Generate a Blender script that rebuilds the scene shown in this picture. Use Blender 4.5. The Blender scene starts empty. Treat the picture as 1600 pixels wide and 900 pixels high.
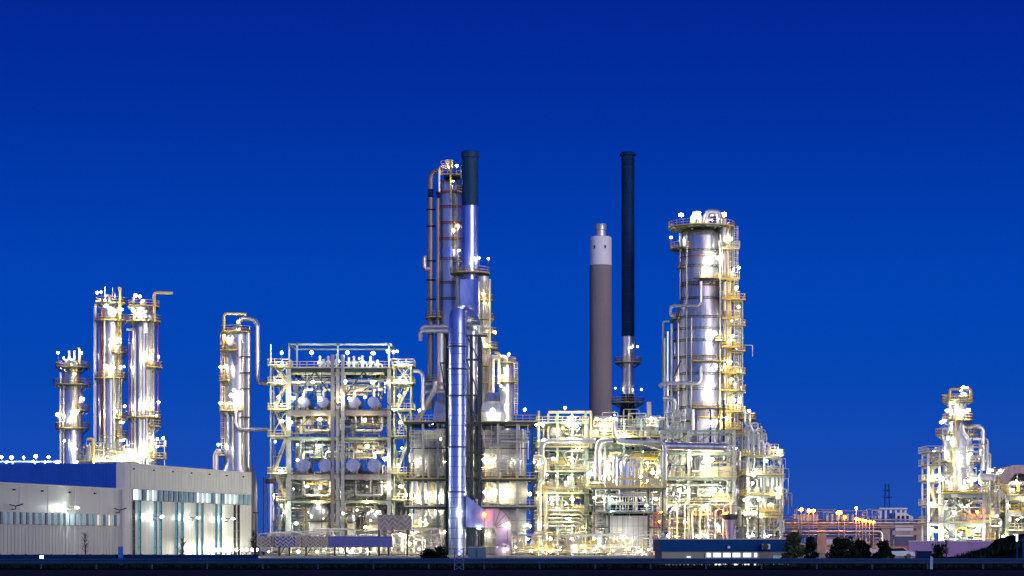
import bpy, math, random
from math import sin, cos, pi, radians, atan2, sqrt, hypot
from mathutils import Vector as V

# ------------------------------------------------------------------ camera, sky, afterglow, exposure
sc = bpy.context.scene
COL = sc.collection
F = 3640.0            # focal length in photo pixels (1600 wide)
HZ = 852.0            # horizon row
CAMZ = 1.7
cd = bpy.data.cameras.new('camera')
cam = bpy.data.objects.new('camera', cd)
COL.objects.link(cam)
cam.location = (0, 0, CAMZ)
cam.rotation_euler = (pi / 2, 0, 0)
cd.sensor_width = 36
cd.lens = 36 * F / 1600
cd.shift_y = (HZ - 450) / 1600
cd.clip_start = 1
cd.clip_end = 20000
sc.camera = cam

SUN_EL, SUN_AZ = radians(7), radians(150)      # afterglow: behind the camera, to the right (azimuth from +Y clockwise)
SUN_STR = 1.5
LAMP = 240.0
LR = .62              # globe size
w = bpy.data.worlds.new('World')
sc.world = w
w.use_nodes = True
nt = w.node_tree
bg = nt.nodes['Background']
tc = nt.nodes.new('ShaderNodeTexCoord')
sp = nt.nodes.new('ShaderNodeSeparateXYZ')
nt.links.new(tc.outputs['Generated'], sp.inputs[0])
rp = nt.nodes.new('ShaderNodeValToRGB')
nt.links.new(sp.outputs['Z'], rp.inputs[0])
cr = rp.color_ramp
cr.interpolation = 'B_SPLINE'
stops = [(0.0, (.016, .078, .41)), (.035, (.008, .062, .42)), (.07, (.0002, .056, .425)), (.11, (0, .051, .42)), (.145, (0, .038, .375)), (.18, (.0002, .0255, .32)), (.21, (.0003, .0185, .285)), (.24, (.0003, .0145, .25)), (.5, (.001, .016, .2)), (1, (.001, .016, .15))]
while len(cr.elements) < len(stops):
    cr.elements.new(.5)
for e, (p, c) in zip(cr.elements, stops):
    e.position = p
    e.color = (*c, 1)
sky = nt.nodes.new('ShaderNodeTexSky')
sky.sky_type = 'NISHITA'
sky.sun_disc = False
sky.sun_elevation = SUN_EL
sky.sun_rotation = SUN_AZ
sky.ozone_density = 6
sky.dust_density = .3
mul = nt.nodes.new('ShaderNodeMix')
mul.data_type = 'RGBA'
mul.blend_type = 'MULTIPLY'
mul.inputs[0].default_value = 1
nt.links.new(sky.outputs[0], mul.inputs[6])
mul.inputs[7].default_value = (.0006, .0024, .008, 1)
add = nt.nodes.new('ShaderNodeMix')
add.data_type = 'RGBA'
add.blend_type = 'ADD'
add.inputs[0].default_value = 1
nt.links.new(rp.outputs[0], add.inputs[6])
nt.links.new(mul.outputs[2], add.inputs[7])
# the western half of the sky, behind the camera, still holds the afterglow
mr = nt.nodes.new('ShaderNodeMapRange')
mr.interpolation_type = 'SMOOTHSTEP'
mr.inputs[1].default_value = .1
mr.inputs[2].default_value = -.9
nt.links.new(sp.outputs['Y'], mr.inputs[0])
west = nt.nodes.new('ShaderNodeMix')
west.data_type = 'RGBA'
nt.links.new(mr.outputs[0], west.inputs[0])
west.inputs[6].default_value = (0, 0, 0, 1)
west.inputs[7].default_value = (.075, .13, .3, 1)
add2 = nt.nodes.new('ShaderNodeMix')
add2.data_type = 'RGBA'
add2.blend_type = 'ADD'
add2.inputs[0].default_value = 1
nt.links.new(add.outputs[2], add2.inputs[6])
nt.links.new(west.outputs[2], add2.inputs[7])
nt.links.new(add2.outputs[2], bg.inputs[0])
bg.inputs[1].default_value = 1.0

sl = bpy.data.lights.new('afterglow', 'SUN')
sl.energy = SUN_STR
sl.angle = radians(30)
sl.color = (1, .86, .8)
so = bpy.data.objects.new('afterglow', sl)
COL.objects.link(so)
so.rotation_euler = (pi / 2 - SUN_EL, 0, pi - SUN_AZ)
sc.view_settings.view_transform = 'Standard'
sc.view_settings.look = 'None'
sc.view_settings.exposure = 0
sc.view_settings.gamma = 1
sc.render.engine = 'CYCLES'
sc.cycles.use_denoising = True
sc.cycles.use_light_tree = True
sc.cycles.max_bounces = 6
sc.cycles.diffuse_bounces = 3
sc.cycles.glossy_bounces = 3
sc.cycles.sample_clamp_indirect = 6
sc.cycles.caustics_reflective = False
sc.cycles.caustics_refractive = False


# ------------------------------------------------------------------ measures: a photo pixel and a distance give a real point
def S(Y): return Y / F
def X(u, Y): return (u - 800) / F * Y
def Z(v, Y): return CAMZ + (HZ - v) / F * Y
def P(u, v, Y): return V((X(u, Y), Y, Z(v, Y)))


# ------------------------------------------------------------------ materials
MATS = {}


def mat(name, base, rough=.5, metal=0.0, var=.15, scale=.6, stretch=(1, 1, 1), bump=0.0, bscale=4.0, streak=0.0, dirt=None, spec=.5):
    m = bpy.data.materials.new(name)
    m.use_nodes = True
    t = m.node_tree
    b = t.nodes['Principled BSDF']
    L = t.links.new
    co = t.nodes.new('ShaderNodeTexCoord')
    mp = t.nodes.new('ShaderNodeMapping')
    mp.inputs['Scale'].default_value = stretch
    L(co.outputs['Object'], mp.inputs[0])
    n = t.nodes.new('ShaderNodeTexNoise')
    n.inputs['Scale'].default_value = scale
    n.inputs['Detail'].default_value = 6
    L(mp.outputs[0], n.inputs['Vector'])
    r = t.nodes.new('ShaderNodeValToRGB')
    r.color_ramp.elements[0].position = .3
    r.color_ramp.elements[1].position = .7
    lo = [max(0, c * (1 - var)) for c in base]
    hi = [min(1, c * (1 + var)) for c in base]
    r.color_ramp.elements[0].color = (*lo, 1)
    r.color_ramp.elements[1].color = (*hi, 1)
    L(n.outputs[0], r.inputs[0])
    out = r.outputs[0]
    if dirt:
        n2 = t.nodes.new('ShaderNodeTexNoise')
        n2.inputs['Scale'].default_value = .35
        n2.inputs['Detail'].default_value = 8
        mp2 = t.nodes.new('ShaderNodeMapping')
        mp2.inputs['Scale'].default_value = (3, 3, .35)
        L(co.outputs['Object'], mp2.inputs[0])
        L(mp2.outputs[0], n2.inputs['Vector'])
        r2 = t.nodes.new('ShaderNodeValToRGB')
        r2.color_ramp.elements[0].position = .52
        r2.color_ramp.elements[1].position = .72
        r2.color_ramp.elements[0].color = (0, 0, 0, 1)
        r2.color_ramp.elements[1].color = (.7, .7, .7, 1)
        L(n2.outputs[0], r2.inputs[0])
        mx = t.nodes.new('ShaderNodeMix')
        mx.data_type = 'RGBA'
        L(r2.outputs[0], mx.inputs[0])
        L(out, mx.inputs[6])
        mx.inputs[7].default_value = (*dirt, 1)
        out = mx.outputs[2]
    L(out, b.inputs['Base Color'])
    b.inputs['Specular IOR Level'].default_value = spec
    b.inputs['Metallic'].default_value = metal
    mr = t.nodes.new('ShaderNodeMapRange')
    mr.inputs[3].default_value = max(.05, rough - .1)
    mr.inputs[4].default_value = min(1, rough + .1)
    L(n.outputs[0], mr.inputs[0])
    L(mr.outputs[0], b.inputs['Roughness'])
    if bump:
        nb = t.nodes.new('ShaderNodeTexNoise')
        nb.inputs['Scale'].default_value = bscale
        nb.inputs['Detail'].default_value = 3
        L(mp.outputs[0], nb.inputs['Vector'])
        bp = t.nodes.new('ShaderNodeBump')
        bp.inputs['Strength'].default_value = bump
        bp.inputs['Distance'].default_value = .1
        L(nb.outputs[0], bp.inputs['Height'])
        L(bp.outputs[0], b.inputs['Normal'])
    MATS[name] = m
    return m


def emit(name, col, s):
    m = bpy.data.materials.new(name)
    m.use_nodes = True
    t = m.node_tree
    t.nodes.remove(t.nodes['Principled BSDF'])
    e = t.nodes.new('ShaderNodeEmission')
    e.inputs[0].default_value = (*col, 1)
    e.inputs[1].default_value = s
    t.links.new(e.outputs[0], t.nodes['Material Output'].inputs[0])
    MATS[name] = m
    return m


clad = mat('aluminium_cladding', (.62, .62, .66), .33, .92, .16, .9, (1.4, 1.4, .25), .25, 1.6, dirt=(.3, .26, .22))
clad_b = mat('sky_tinted_cladding', (.38, .46, .78), .3, .92, .14, .8, (1, 1, .4), .3, 1.2, dirt=(.3, .33, .5))  # metal cladding with the reflected sky's blue put into its base colour
clad_w = mat('warm_cladding', (.68, .64, .6), .42, .6, .14, 1.2, (1, 1, .3), .25, 2, dirt=(.28, .2, .14))
pipe_m = mat('pipe_jacket', (.68, .67, .66), .33, .75, .12, 1.5, bump=.15, bscale=3)
pipe_w = mat('cream_pipe_paint', (.7, .68, .58), .45, 0, .12, 1.0)
galv = mat('galvanised_steel', (.46, .48, .42), .5, .25, .2, 1.4)
green = mat('dark_green_steel', (.022, .052, .055), .5, 0, .25, 1.2)
lgreen = mat('pale_green_steel', (.30, .37, .30), .5, 0, .18, 1.2)
conc = mat('fireproof_concrete', (.36, .33, .325), .85, 0, .15, .9, (1, 1, .5), .2, 5, dirt=(.2, .18, .17))
yel = mat('safety_yellow_paint', (.82, .6, .16), .5, 0, .16, 1.5)
ywhite = mat('pale_yellow_paint', (.76, .68, .42), .5, 0, .14, 1.5)
red = mat('red_lead_paint', (.3, .05, .035), .55, 0, .25, 1.0)
deckm = mat('deck_grating', (.11, .12, .095), .7, .2, .25, 2.5)
dark = mat('dark_housing', (.035, .035, .035), .5, 0, .2, 1)
stackd = mat('dark_stack_paint', (.001, .024, .1), .7, 0, .3, .8, (1, 1, .3), dirt=(.004, .035, .1), spec=.12)
chim = mat('chimney_concrete', (.27, .235, .235), .9, 0, .08, .35, (1, 1, .25), .15, 3, dirt=(.21, .185, .18))
whit = mat('white_paint', (.88, .87, .88), .6, 0, .04, .5, dirt=(.76, .74, .73))
panelm = mat('furnace_panel', (.46, .47, .48), .5, .3, .12, .5, (1, 1, .5), .2, 1.2, dirt=(.27, .25, .22))
wallm = mat('warehouse_panel', (.49, .51, .485), .4, .35, .1, .5, (1, 1, .12), .2, 1.0, dirt=(.38, .39, .37))
trimw = mat('white_trim', (.68, .68, .62), .5, 0, .05, .6)
bluec = mat('blue_cladding', (.02, .12, .6), .5, .1, .12, .5, (1, 1, .3))
bluef = mat('blue_fascia', (.003, .06, .2), .7, 0, .08, .5, spec=.1)
cream = mat('cream_render', (.3, .3, .235), .8, 0, .08, .6)
glass_b = mat('teal_window_glass', (.06, .16, .2), .1, .4, .5, .7)
glass_d = mat('dark_window_glass', (.01, .02, .035), .08, 0, .3, .7)
fin_m = mat('pale_blue_fin', (.42, .56, .6), .4, .3, .12, .8)
roofm = mat('roof_membrane', (.14, .14, .14), .9, 0, .2, .5)
purple = mat('lilac_wall_paint', (.36, .235, .43), .85, 0, .1, .4, dirt=(.27, .18, .32))
mauve = mat('mauve_cladding', (.52, .4, .56), .42, .6, .14, .8, (1, 1, .4), .25, 1.2, dirt=(.34, .27, .36))
herr = mat('rust_mesh_panel', (.34, .27, .26), .7, .2, .3, 1.2, dirt=(.14, .12, .13))
bluep = mat('blue_bridge_panel', (.1, .12, .38), .55, .2, .14, 1.0)
guard = mat('sky_tinted_rail_steel', (.008, .05, .15), .55, .2, .15, .8, spec=.2)  # galvanised steel; reflected sky blue is painted into the base colour
barr = mat('blue_barrier_paint', (.003, .022, .085), .8, 0, .25, .3, spec=.1)
bark = mat('dark_bark', (.03, .025, .02), .9, 0, .3, 3)
leafd = mat('dark_leaf', (.01, .02, .013), .9, 0, .5, 1.5, spec=.1)
leafg = mat('green_leaf', (.05, .09, .028), .8, 0, .4, 1.5)
grassm = mat('night_grass', (.01, .018, .016), 1, 0, .5, .4, bump=.6, bscale=3, spec=0)
asph = mat('asphalt', (.04, .045, .055), .95, 0, .3, 2, spec=0)
yard = mat('concrete_yard', (.24, .23, .21), .9, 0, .2, .15, dirt=(.12, .11, .1))
pylm = mat('sky_toned_pylon_steel', (.012, .04, .16), .8, 0, .1, 1, spec=0)  # sky blue put into the steel colour so the distant lattice looks faint
farw = mat('far_wall', (.13, .12, .2), .8, 0, .15, .3)
orangep = mat('orange_paint', (.6, .17, .04), .6, 0, .2, 1)
whitec = mat('car_paint_white', (.7, .7, .72), .3, 0, .05, 1)
E_W = emit('lamp_glow_white', (1, .93, .66), LAMP)
E_Y = emit('lamp_glow_yellowish', (1, .84, .42), LAMP * .8)
E_C = emit('lamp_glow_cool', (.92, 1, .86), LAMP)
E_O = emit('lamp_glow_sodium', (1, .2, .005), LAMP * .6)
battm = mat('grey_batten', (.16, .17, .17), .6, .2, .2, 1)
E_WIN = emit('lit_window', (1, .99, .93), 1.7)
E_WINW = emit('warm_lit_window', (1, .78, .5), 1.6)
E_SLIT = emit('slit_window_light', (.2, .62, .85), .5)
E_TEAL = emit('teal_lit_window', (.4, .8, .95), .3)


# ------------------------------------------------------------------ mesh builder
class MB:
    def __init__(s):
        s.v = []
        s.f = []
        s.sm = []

    def add(s, vs, fs, smooth=False):
        o = len(s.v)
        s.v.extend([tuple(p) for p in vs])
        s.f.extend([tuple(i + o for i in q) for q in fs])
        s.sm.extend([smooth] * len(fs))
        return s

    def box(s, x0, x1, y0, y1, z0, z1):
        vs = [(x0, y0, z0), (x1, y0, z0), (x1, y1, z0), (x0, y1, z0), (x0, y0, z1), (x1, y0, z1), (x1, y1, z1), (x0, y1, z1)]
        return s.add(vs, [(0, 3, 2, 1), (4, 5, 6, 7), (0, 1, 5, 4), (1, 2, 6, 5), (2, 3, 7, 6), (3, 0, 4, 7)])

    def cbox(s, c, sx, sy, sz):
        return s.box(c[0] - sx / 2, c[0] + sx / 2, c[1] - sy / 2, c[1] + sy / 2, c[2] - sz / 2, c[2] + sz / 2)

    def beam(s, a, b, wd, h):
        a, b = V(a), V(b)
        d = (b - a)
        if d.length < 1e-6:
            return s
        d.normalize()
        up = V((0, 0, 1)) if abs(d.z) < .95 else V((0, 1, 0))
        r = d.cross(up).normalized() * (wd / 2)
        u = r.cross(d).normalized() * (h / 2)
        vs = [a - r - u, a + r - u, a + r + u, a - r + u, b - r - u, b + r - u, b + r + u, b - r + u]
        return s.add(vs, [(0, 1, 2, 3), (7, 6, 5, 4), (0, 4, 5, 1), (1, 5, 6, 2), (2, 6, 7, 3), (3, 7, 4, 0)])

    def tube(s, pts, r, n=8, bend=None, caps=True, smooth=True):
        pts = [V(p) for p in pts]
        if bend is None:
            bend = r * 2.2
        path = [pts[0]]
        for i in range(1, len(pts) - 1):
            a, b, c = pts[i - 1], pts[i], pts[i + 1]
            d1, d2 = (b - a), (c - b)
            l1, l2 = d1.length, d2.length
            if l1 < 1e-6 or l2 < 1e-6:
                continue
            d1 /= l1
            d2 /= l2
            t = min(bend, l1 * .49, l2 * .49)
            if bend <= 0 or d1.dot(d2) > .999:
                path.append(b)
                continue
            p0, p2 = b - d1 * t, b + d2 * t
            for k in range(5):
                q = k / 4
                path.append(p0 * (1 - q) ** 2 + b * 2 * q * (1 - q) + p2 * q * q)
        path.append(pts[-1])
        vs, fs = [], []
        ref = None
        for i, p in enumerate(path):
            d = path[min(i + 1, len(path) - 1)] - path[max(i - 1, 0)]
            if d.length < 1e-9:
                d = V((0, 0, 1))
            d.normalize()
            if ref is None:
                ref = d.orthogonal().normalized()
            ref = ref - d * ref.dot(d)
            if ref.length < 1e-5:
                ref = d.orthogonal()
            ref.normalize()
            bn = d.cross(ref)
            rr = r[i] if isinstance(r, (list, tuple)) else r
            for k in range(n):
                an = 2 * pi * k / n
                vs.append(p + (ref * cos(an) + bn * sin(an)) * rr)
        m = len(path)
        for i in range(m - 1):
            for k in range(n):
                k2 = (k + 1) % n
                fs.append((i * n + k, i * n + k2, (i + 1) * n + k2, (i + 1) * n + k))
        s.add(vs, fs, smooth)
        if caps:
            o = len(s.v) - m * n
            s.f.append(tuple(o + k for k in range(n - 1, -1, -1)))
            s.f.append(tuple(o + (m - 1) * n + k for k in range(n)))
            s.sm.extend([False, False])
        return s

    def lathe(s, cx, cy, prof, n=28, smooth=True, cap=True):
        vs, fs = [], []
        for r, z in prof:
            for k in range(n):
                a = 2 * pi * k / n
                vs.append((cx + r * cos(a), cy + r * sin(a), z))
        for i in range(len(prof) - 1):
            for k in range(n):
                k2 = (k + 1) % n
                fs.append((i * n + k, i * n + k2, (i + 1) * n + k2, (i + 1) * n + k))
        o = len(s.v)
        s.add(vs, fs, smooth)
        if cap:
            s.f.append(tuple(o + k for k in range(n - 1, -1, -1)))
            s.f.append(tuple(o + (len(prof) - 1) * n + k for k in range(n)))
            s.sm.extend([False, False])
        return s

    def ring(s, cx, cy, r, z, h, t=.08, n=28):
        return s.lathe(cx, cy, [(r - .05, z), (r + t, z), (r + t, z + h), (r - .05, z + h)], n, False, False)

    def sphere(s, c, r, n=14, m=8, sx=1, sy=1, sz=1):
        vs, fs = [], []
        for i in range(m + 1):
            th = pi * i / m
            for k in range(n):
                a = 2 * pi * k / n
                vs.append((c[0] + r * sx * sin(th) * cos(a), c[1] + r * sy * sin(th) * sin(a), c[2] - r * sz * cos(th)))
        for i in range(m):
            for k in range(n):
                k2 = (k + 1) % n
                fs.append((i * n + k, i * n + k2, (i + 1) * n + k2, (i + 1) * n + k))
        return s.add(vs, fs, True)

    def drum(s, a, b, r, n=18):
        """horizontal vessel with dished ends from a to b"""
        a, b = V(a), V(b)
        d = (b - a).normalized()
        pts, rr = [], []
        for t, q in ((-.42, .05), (-.38, .45), (-.25, .8), (-.1, .95), (0, 1)):
            pts.append(a + d * (t * r))
            rr.append(q * r)
        for t, q in ((0, 1), (.1, .95), (.25, .8), (.38, .45), (.42, .05)):
            pts.append(b + d * (t * r))
            rr.append(q * r)
        s.tube(pts, rr, n, 0)
        return s

    def prism(s, poly, y0, y1):
        """polygon in x-z extruded along y"""
        n = len(poly)
        vs = [(x, y0, z) for x, z in poly] + [(x, y1, z) for x, z in poly]
        fs = [tuple(range(n)), tuple(range(2 * n - 1, n - 1, -1))]
        for i in range(n):
            j = (i + 1) % n
            fs.append((j, i, n + i, n + j))
        return s.add(vs, fs)

    def build(s, name, m, parent=None):
        if not s.v:
            return None
        off = V((0, 0, 0))
        q = parent
        while q is not None:
            off += q.location
            q = q.parent
        me = bpy.data.meshes.new(name)
        me.from_pydata([(p[0] - off.x, p[1] - off.y, p[2] - off.z) for p in s.v], [], s.f)
        me.polygons.foreach_set('use_smooth', s.sm)
        me.materials.append(m)
        if any(s.sm):
            me.set_sharp_from_angle(angle=radians(40))
        o = bpy.data.objects.new(name, me)
        COL.objects.link(o)
        if parent is not None:
            o.parent = parent
        return o


def tag(o, label=None, cat=None, group=None, kind=None):
    if label: o['label'] = label
    if cat: o['category'] = cat
    if group: o['group'] = group
    if kind: o['kind'] = kind
    return o


def thing(name, label, cat, loc, group=None):
    o = bpy.data.objects.new(name, None)
    o.empty_display_size = .5
    COL.objects.link(o)
    o.location = loc
    return tag(o, label, cat, group)


def at(o, mb, name, m):
    """a top-level thing that is one mesh: put its origin at its base"""
    return mb.build(name, m, None)


# shared bulb meshes
_lr = random.Random(9)
_bm = {}


def bulb_mesh(m):
    if m.name not in _bm:
        mb = MB().sphere((0, 0, 0), 1, 10, 6)
        me = bpy.data.meshes.new('bulb')
        me.from_pydata(mb.v, [], mb.f)
        me.polygons.foreach_set('use_smooth', mb.sm)
        me.materials.append(m)
        _bm[m.name] = me
    return _bm[m.name]


def lamp(par, p, r=.26, m=None, post=1.9, arm=None, name='lamp'):
    """a luminaire: post, cap and glowing globe as a part of PAR"""
    m = m or E_W
    if m is E_W:
        m = _lr.choice((E_W, E_W, E_C, E_Y))
    r *= LR
    p = V(p)
    mb = MB()
    a = V(arm) if arm else V((0, .35, 0))
    base = p + a
    mb.tube([base - V((0, 0, post)), base + V((0, 0, .25)), p + V((0, 0, .3))], .035, 5, .12)
    mb.lathe(p.x, p.y, [(r * .3, p.z + r * 1.3), (r * .8, p.z + r * 1.0), (r * .8, p.z + r * .9)], 8, False)
    lo = mb.build(name, dark, par)
    b = bpy.data.objects.new('bulb', bulb_mesh(m))
    COL.objects.link(b)
    b.parent = lo
    off = V((0, 0, 0))
    q = lo
    while q is not None:
        off += q.location
        q = q.parent
    b.location = p - off
    q = _lr.uniform(.85, 1.3)
    b.scale = (r * q, r, r / q)
    return lo


def rail_line(mb, pts, h=1.1, sp=1.0, r=.04, toe=True):
    """guard railing along a polyline at deck level"""
    pts = [V(p) for p in pts]
    for a, b in zip(pts, pts[1:]):
        L = (b - a).length
        if L < .05:
            continue
        k = max(1, round(L / sp))
        for i in range(k + 1):
            p = a.lerp(b, i / k)
            mb.beam(p, p + V((0, 0, h)), r * 1.7, r * 1.7)
        for q in (h, h * .55):
            mb.beam(a + V((0, 0, q)), b + V((0, 0, q)), r * 1.7, r * 1.7)
        if toe:
            mb.beam(a + V((0, 0, .1)), b + V((0, 0, .1)), .03, .2)
    return mb


def platform(par, cx, cy, rin, rout, z, a0, a1, rm=None, h=1.1):
    """an arc platform (degrees; 0 right, -90 towards the road) with its railing"""
    full = abs(a1 - a0) >= 359
    n = max(3, int(abs(a1 - a0) / 15))
    an = [radians(a0 + (a1 - a0) * i / n) for i in range(n + 1)]
    mb = MB()
    vs, fs = [], []
    for a in an:
        for r, zz in ((rin, z - .14), (rout, z - .14), (rout, z), (rin, z)):
            vs.append((cx + r * cos(a), cy + r * sin(a), zz))
    for i in range(n):
        for k in range(4):
            k2 = (k + 1) % 4
            fs.append((i * 4 + k, i * 4 + k2, i * 4 + 4 + k2, i * 4 + 4 + k))
    if not full:
        fs += [(0, 1, 2, 3), (n * 4 + 3, n * 4 + 2, n * 4 + 1, n * 4)]
    mb.add(vs, fs)
    for a in an[::2]:
        mb.beam((cx + rin * cos(a), cy + rin * sin(a), z - 1.0), (cx + (rout - .2) * cos(a), cy + (rout - .2) * sin(a), z - .18), .1, .12)
    d = mb.build('platform', deckm, par)
    ra = MB()
    pts = [V((cx + (rout - .04) * cos(a), cy + (rout - .04) * sin(a), z)) for a in an]
    if not full:
        pts = [V((cx + (rin + .1) * cos(an[0]), cy + (rin + .1) * sin(an[0]), z))] + pts + [V((cx + (rin + .1) * cos(an[-1]), cy + (rin + .1) * sin(an[-1]), z))]
    rail_line(ra, pts, h)
    ra.build('railing', rm or yel, d)
    return d


def ladder(par, x, y, z0, z1, m=None, cage=True, wd=.5):
    mb = MB()
    for s in (-1, 1):
        mb.beam((x + s * wd / 2, y, z0), (x + s * wd / 2, y, z1), .07, .07)
    k = int((z1 - z0) / .4)
    for i in range(k):
        z = z0 + .4 * (i + .5)
        mb.beam((x - wd / 2, y, z), (x + wd / 2, y, z), .04, .04)
    if cage:
        for s in (-1, 0, 1):
            mb.beam((x + s * .38, y - .75 + abs(s) * .25, z0 + 2.2), (x + s * .38, y - .75 + abs(s) * .25, z1), .04, .05)
        k = int((z1 - z0 - 2.2) / .9)
        for i in range(k + 1):
            z = z0 + 2.2 + i * .9
            pts = [(x - .36, y, z), (x - .4, y - .5, z), (x, y - .76, z), (x + .4, y - .5, z), (x + .36, y, z)]
            for a, b in zip(pts, pts[1:]):
                mb.beam(a, b, .04, .06)
    return mb.build('ladder', m or yel, par)


def stair(par, x0, z0, x1, z1, y, m=None, wd=.9):
    mb = MB()
    for s in (0, 1):
        yy = y + s * wd
        mb.beam((x0, yy, z0), (x1, yy, z1), .06, .25)
        mb.beam((x0, yy, z0 + 1.05), (x1, yy, z1 + 1.05), .07, .07)
        mb.beam((x0, yy, z0 + .55), (x1, yy, z1 + .55), .06, .06)
        k = max(2, int(abs(x1 - x0) / 1.1))
        for i in range(k + 1):
            q = i / k
            mb.beam((x0 + (x1 - x0) * q, yy, z0 + (z1 - z0) * q), (x0 + (x1 - x0) * q, yy, z0 + (z1 - z0) * q + 1.05), .07, .07)
    k = max(3, int(abs(z1 - z0) / .22))
    for i in range(k):
        q = (i + .5) / k
        x, z = x0 + (x1 - x0) * q, z0 + (z1 - z0) * q
        mb.box(x - .14, x + .14, y, y + wd, z, z + .04)
    return mb.build('stair', m or yel, par)


def flange(mb, p, d, r):
    d = V(d).normalized()
    p = V(p)
    mb.tube([p - d * .07, p + d * .07], r * 1.5, 10, 0)


def pipe(par, pts, r, m=None, n=9, bend=None, name='pipe', flanges=True):
    pts = [V(p) for p in pts]
    mb = MB().tube(pts, r, n, bend)
    if flanges:
        for a, b in zip(pts, pts[1:]):
            L = (b - a).length
            if L > r * 12:
                k = max(1, int(L / 5))
                for i in range(k):
                    flange(mb, a.lerp(b, (i + .5) / k), b - a, r * .8)
    return mb.build(name, m or pipe_m, par)


def ppipe(par, uvs, Y, rpx, m=None, **kw):
    return pipe(par, [P(q[0], q[1], Y + (q[2] if len(q) > 2 else 0)) for q in uvs], rpx * S(Y), m, **kw)


def rack(name, label, cat, us, vs, Y0, dep, cm, bm, cw=.5, bh=.45, rows=2, braces=(), top=None, loc_u=None, bay_rail=True, rm=None, decks=None, lvl_m=None, rail_at=None):
    """a steel or concrete process frame: legs, beams, one deck per level with railing"""
    u0, u1 = us[0], us[-1]
    t = thing(name, label, cat, (X((u0 + u1) / 2, Y0), Y0 + dep / 2, 0))
    xs = [X(u, Y0) for u in us]
    zs = [Z(v, Y0) for v in vs]
    zt = Z(top, Y0) if top else max(zs)
    ys = [Y0 + dep * i / (rows - 1) for i in range(rows)]
    for x in xs:
        for y in ys:
            MB().box(x - cw / 2, x + cw / 2, y - cw / 2, y + cw / 2, 0, zt).build('leg', cm, t)
    for i, z in enumerate(zs):
        mb = MB()
        b = bh[i] if isinstance(bh, (list, tuple)) else bh
        for y in ys:
            for a, c in zip(xs, xs[1:]):
                mb.box(a + cw / 2, c - cw / 2, y - .17, y + .17, z - b, z)
        for x in xs:
            for a, c in zip(ys, ys[1:]):
                mb.box(x - .15, x + .15, a + cw / 2, c - cw / 2, z - b, z)
        mb.build('beam', (lvl_m or {}).get(i, bm), t)
        if decks is None or i in decks:
            d = MB().box(xs[0] - .6, xs[-1] + .6, ys[0] - .8, ys[-1] + .6, z + .003, z + .07).build('deck', deckm, t)
            if bay_rail and (rail_at is None or i in rail_at):
                ra = MB()
                rail_line(ra, [(xs[0] - .55, ys[-1] + .5, z + .07), (xs[0] - .55, ys[0] - .75, z + .07), (xs[-1] + .55, ys[0] - .75, z + .07), (xs[-1] + .55, ys[-1] + .5, z + .07)], 1.1, 1.2)
                ra.build('railing', rm or yel, d)
    RR = random.Random(int(u0 * 7 + Y0))
    zl = sorted([0.0] + zs)
    sec = MB()
    for za, zb in zip(zl, zl[1:]):
        for xa, xb in zip(xs, xs[1:]):
            k = max(1, round((xb - xa) / 2.6))
            for yy in (ys[0] + .25, ys[-1] - .3):
                for q in range(1, k):
                    if RR.random() < .75:
                        x = xa + (xb - xa) * q / k
                        sec.box(x - .06, x + .06, yy - .06, yy + .06, za, zb - .5)
                zm = za + (zb - za) * RR.uniform(.35, .65)
                if RR.random() < .7: sec.box(xa + .2, xb - .2, yy + .07, yy + .19, zm, zm + .14)
                if RR.random() < .6:
                    xq = xa + (xb - xa) * RR.choice((.5, 1))
                    sec.beam((xa, yy + .2, za + .1), (xq, yy + .2, zb - .5), .1, .1)
    sec.build('secondary_steel', RR.choice((lgreen, green, galv)), t)
    for (i0, j0, i1, j1) in braces:      # (column, level) to (column, level) on the front row
        def zz(j): return 0 if j < 0 else zs[j]
        MB().beam((xs[i0], ys[0] - .05, zz(j0)), (xs[i1], ys[0] - .05, zz(j1)), .16, .2).build('brace', bm, t)
    return t


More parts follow.
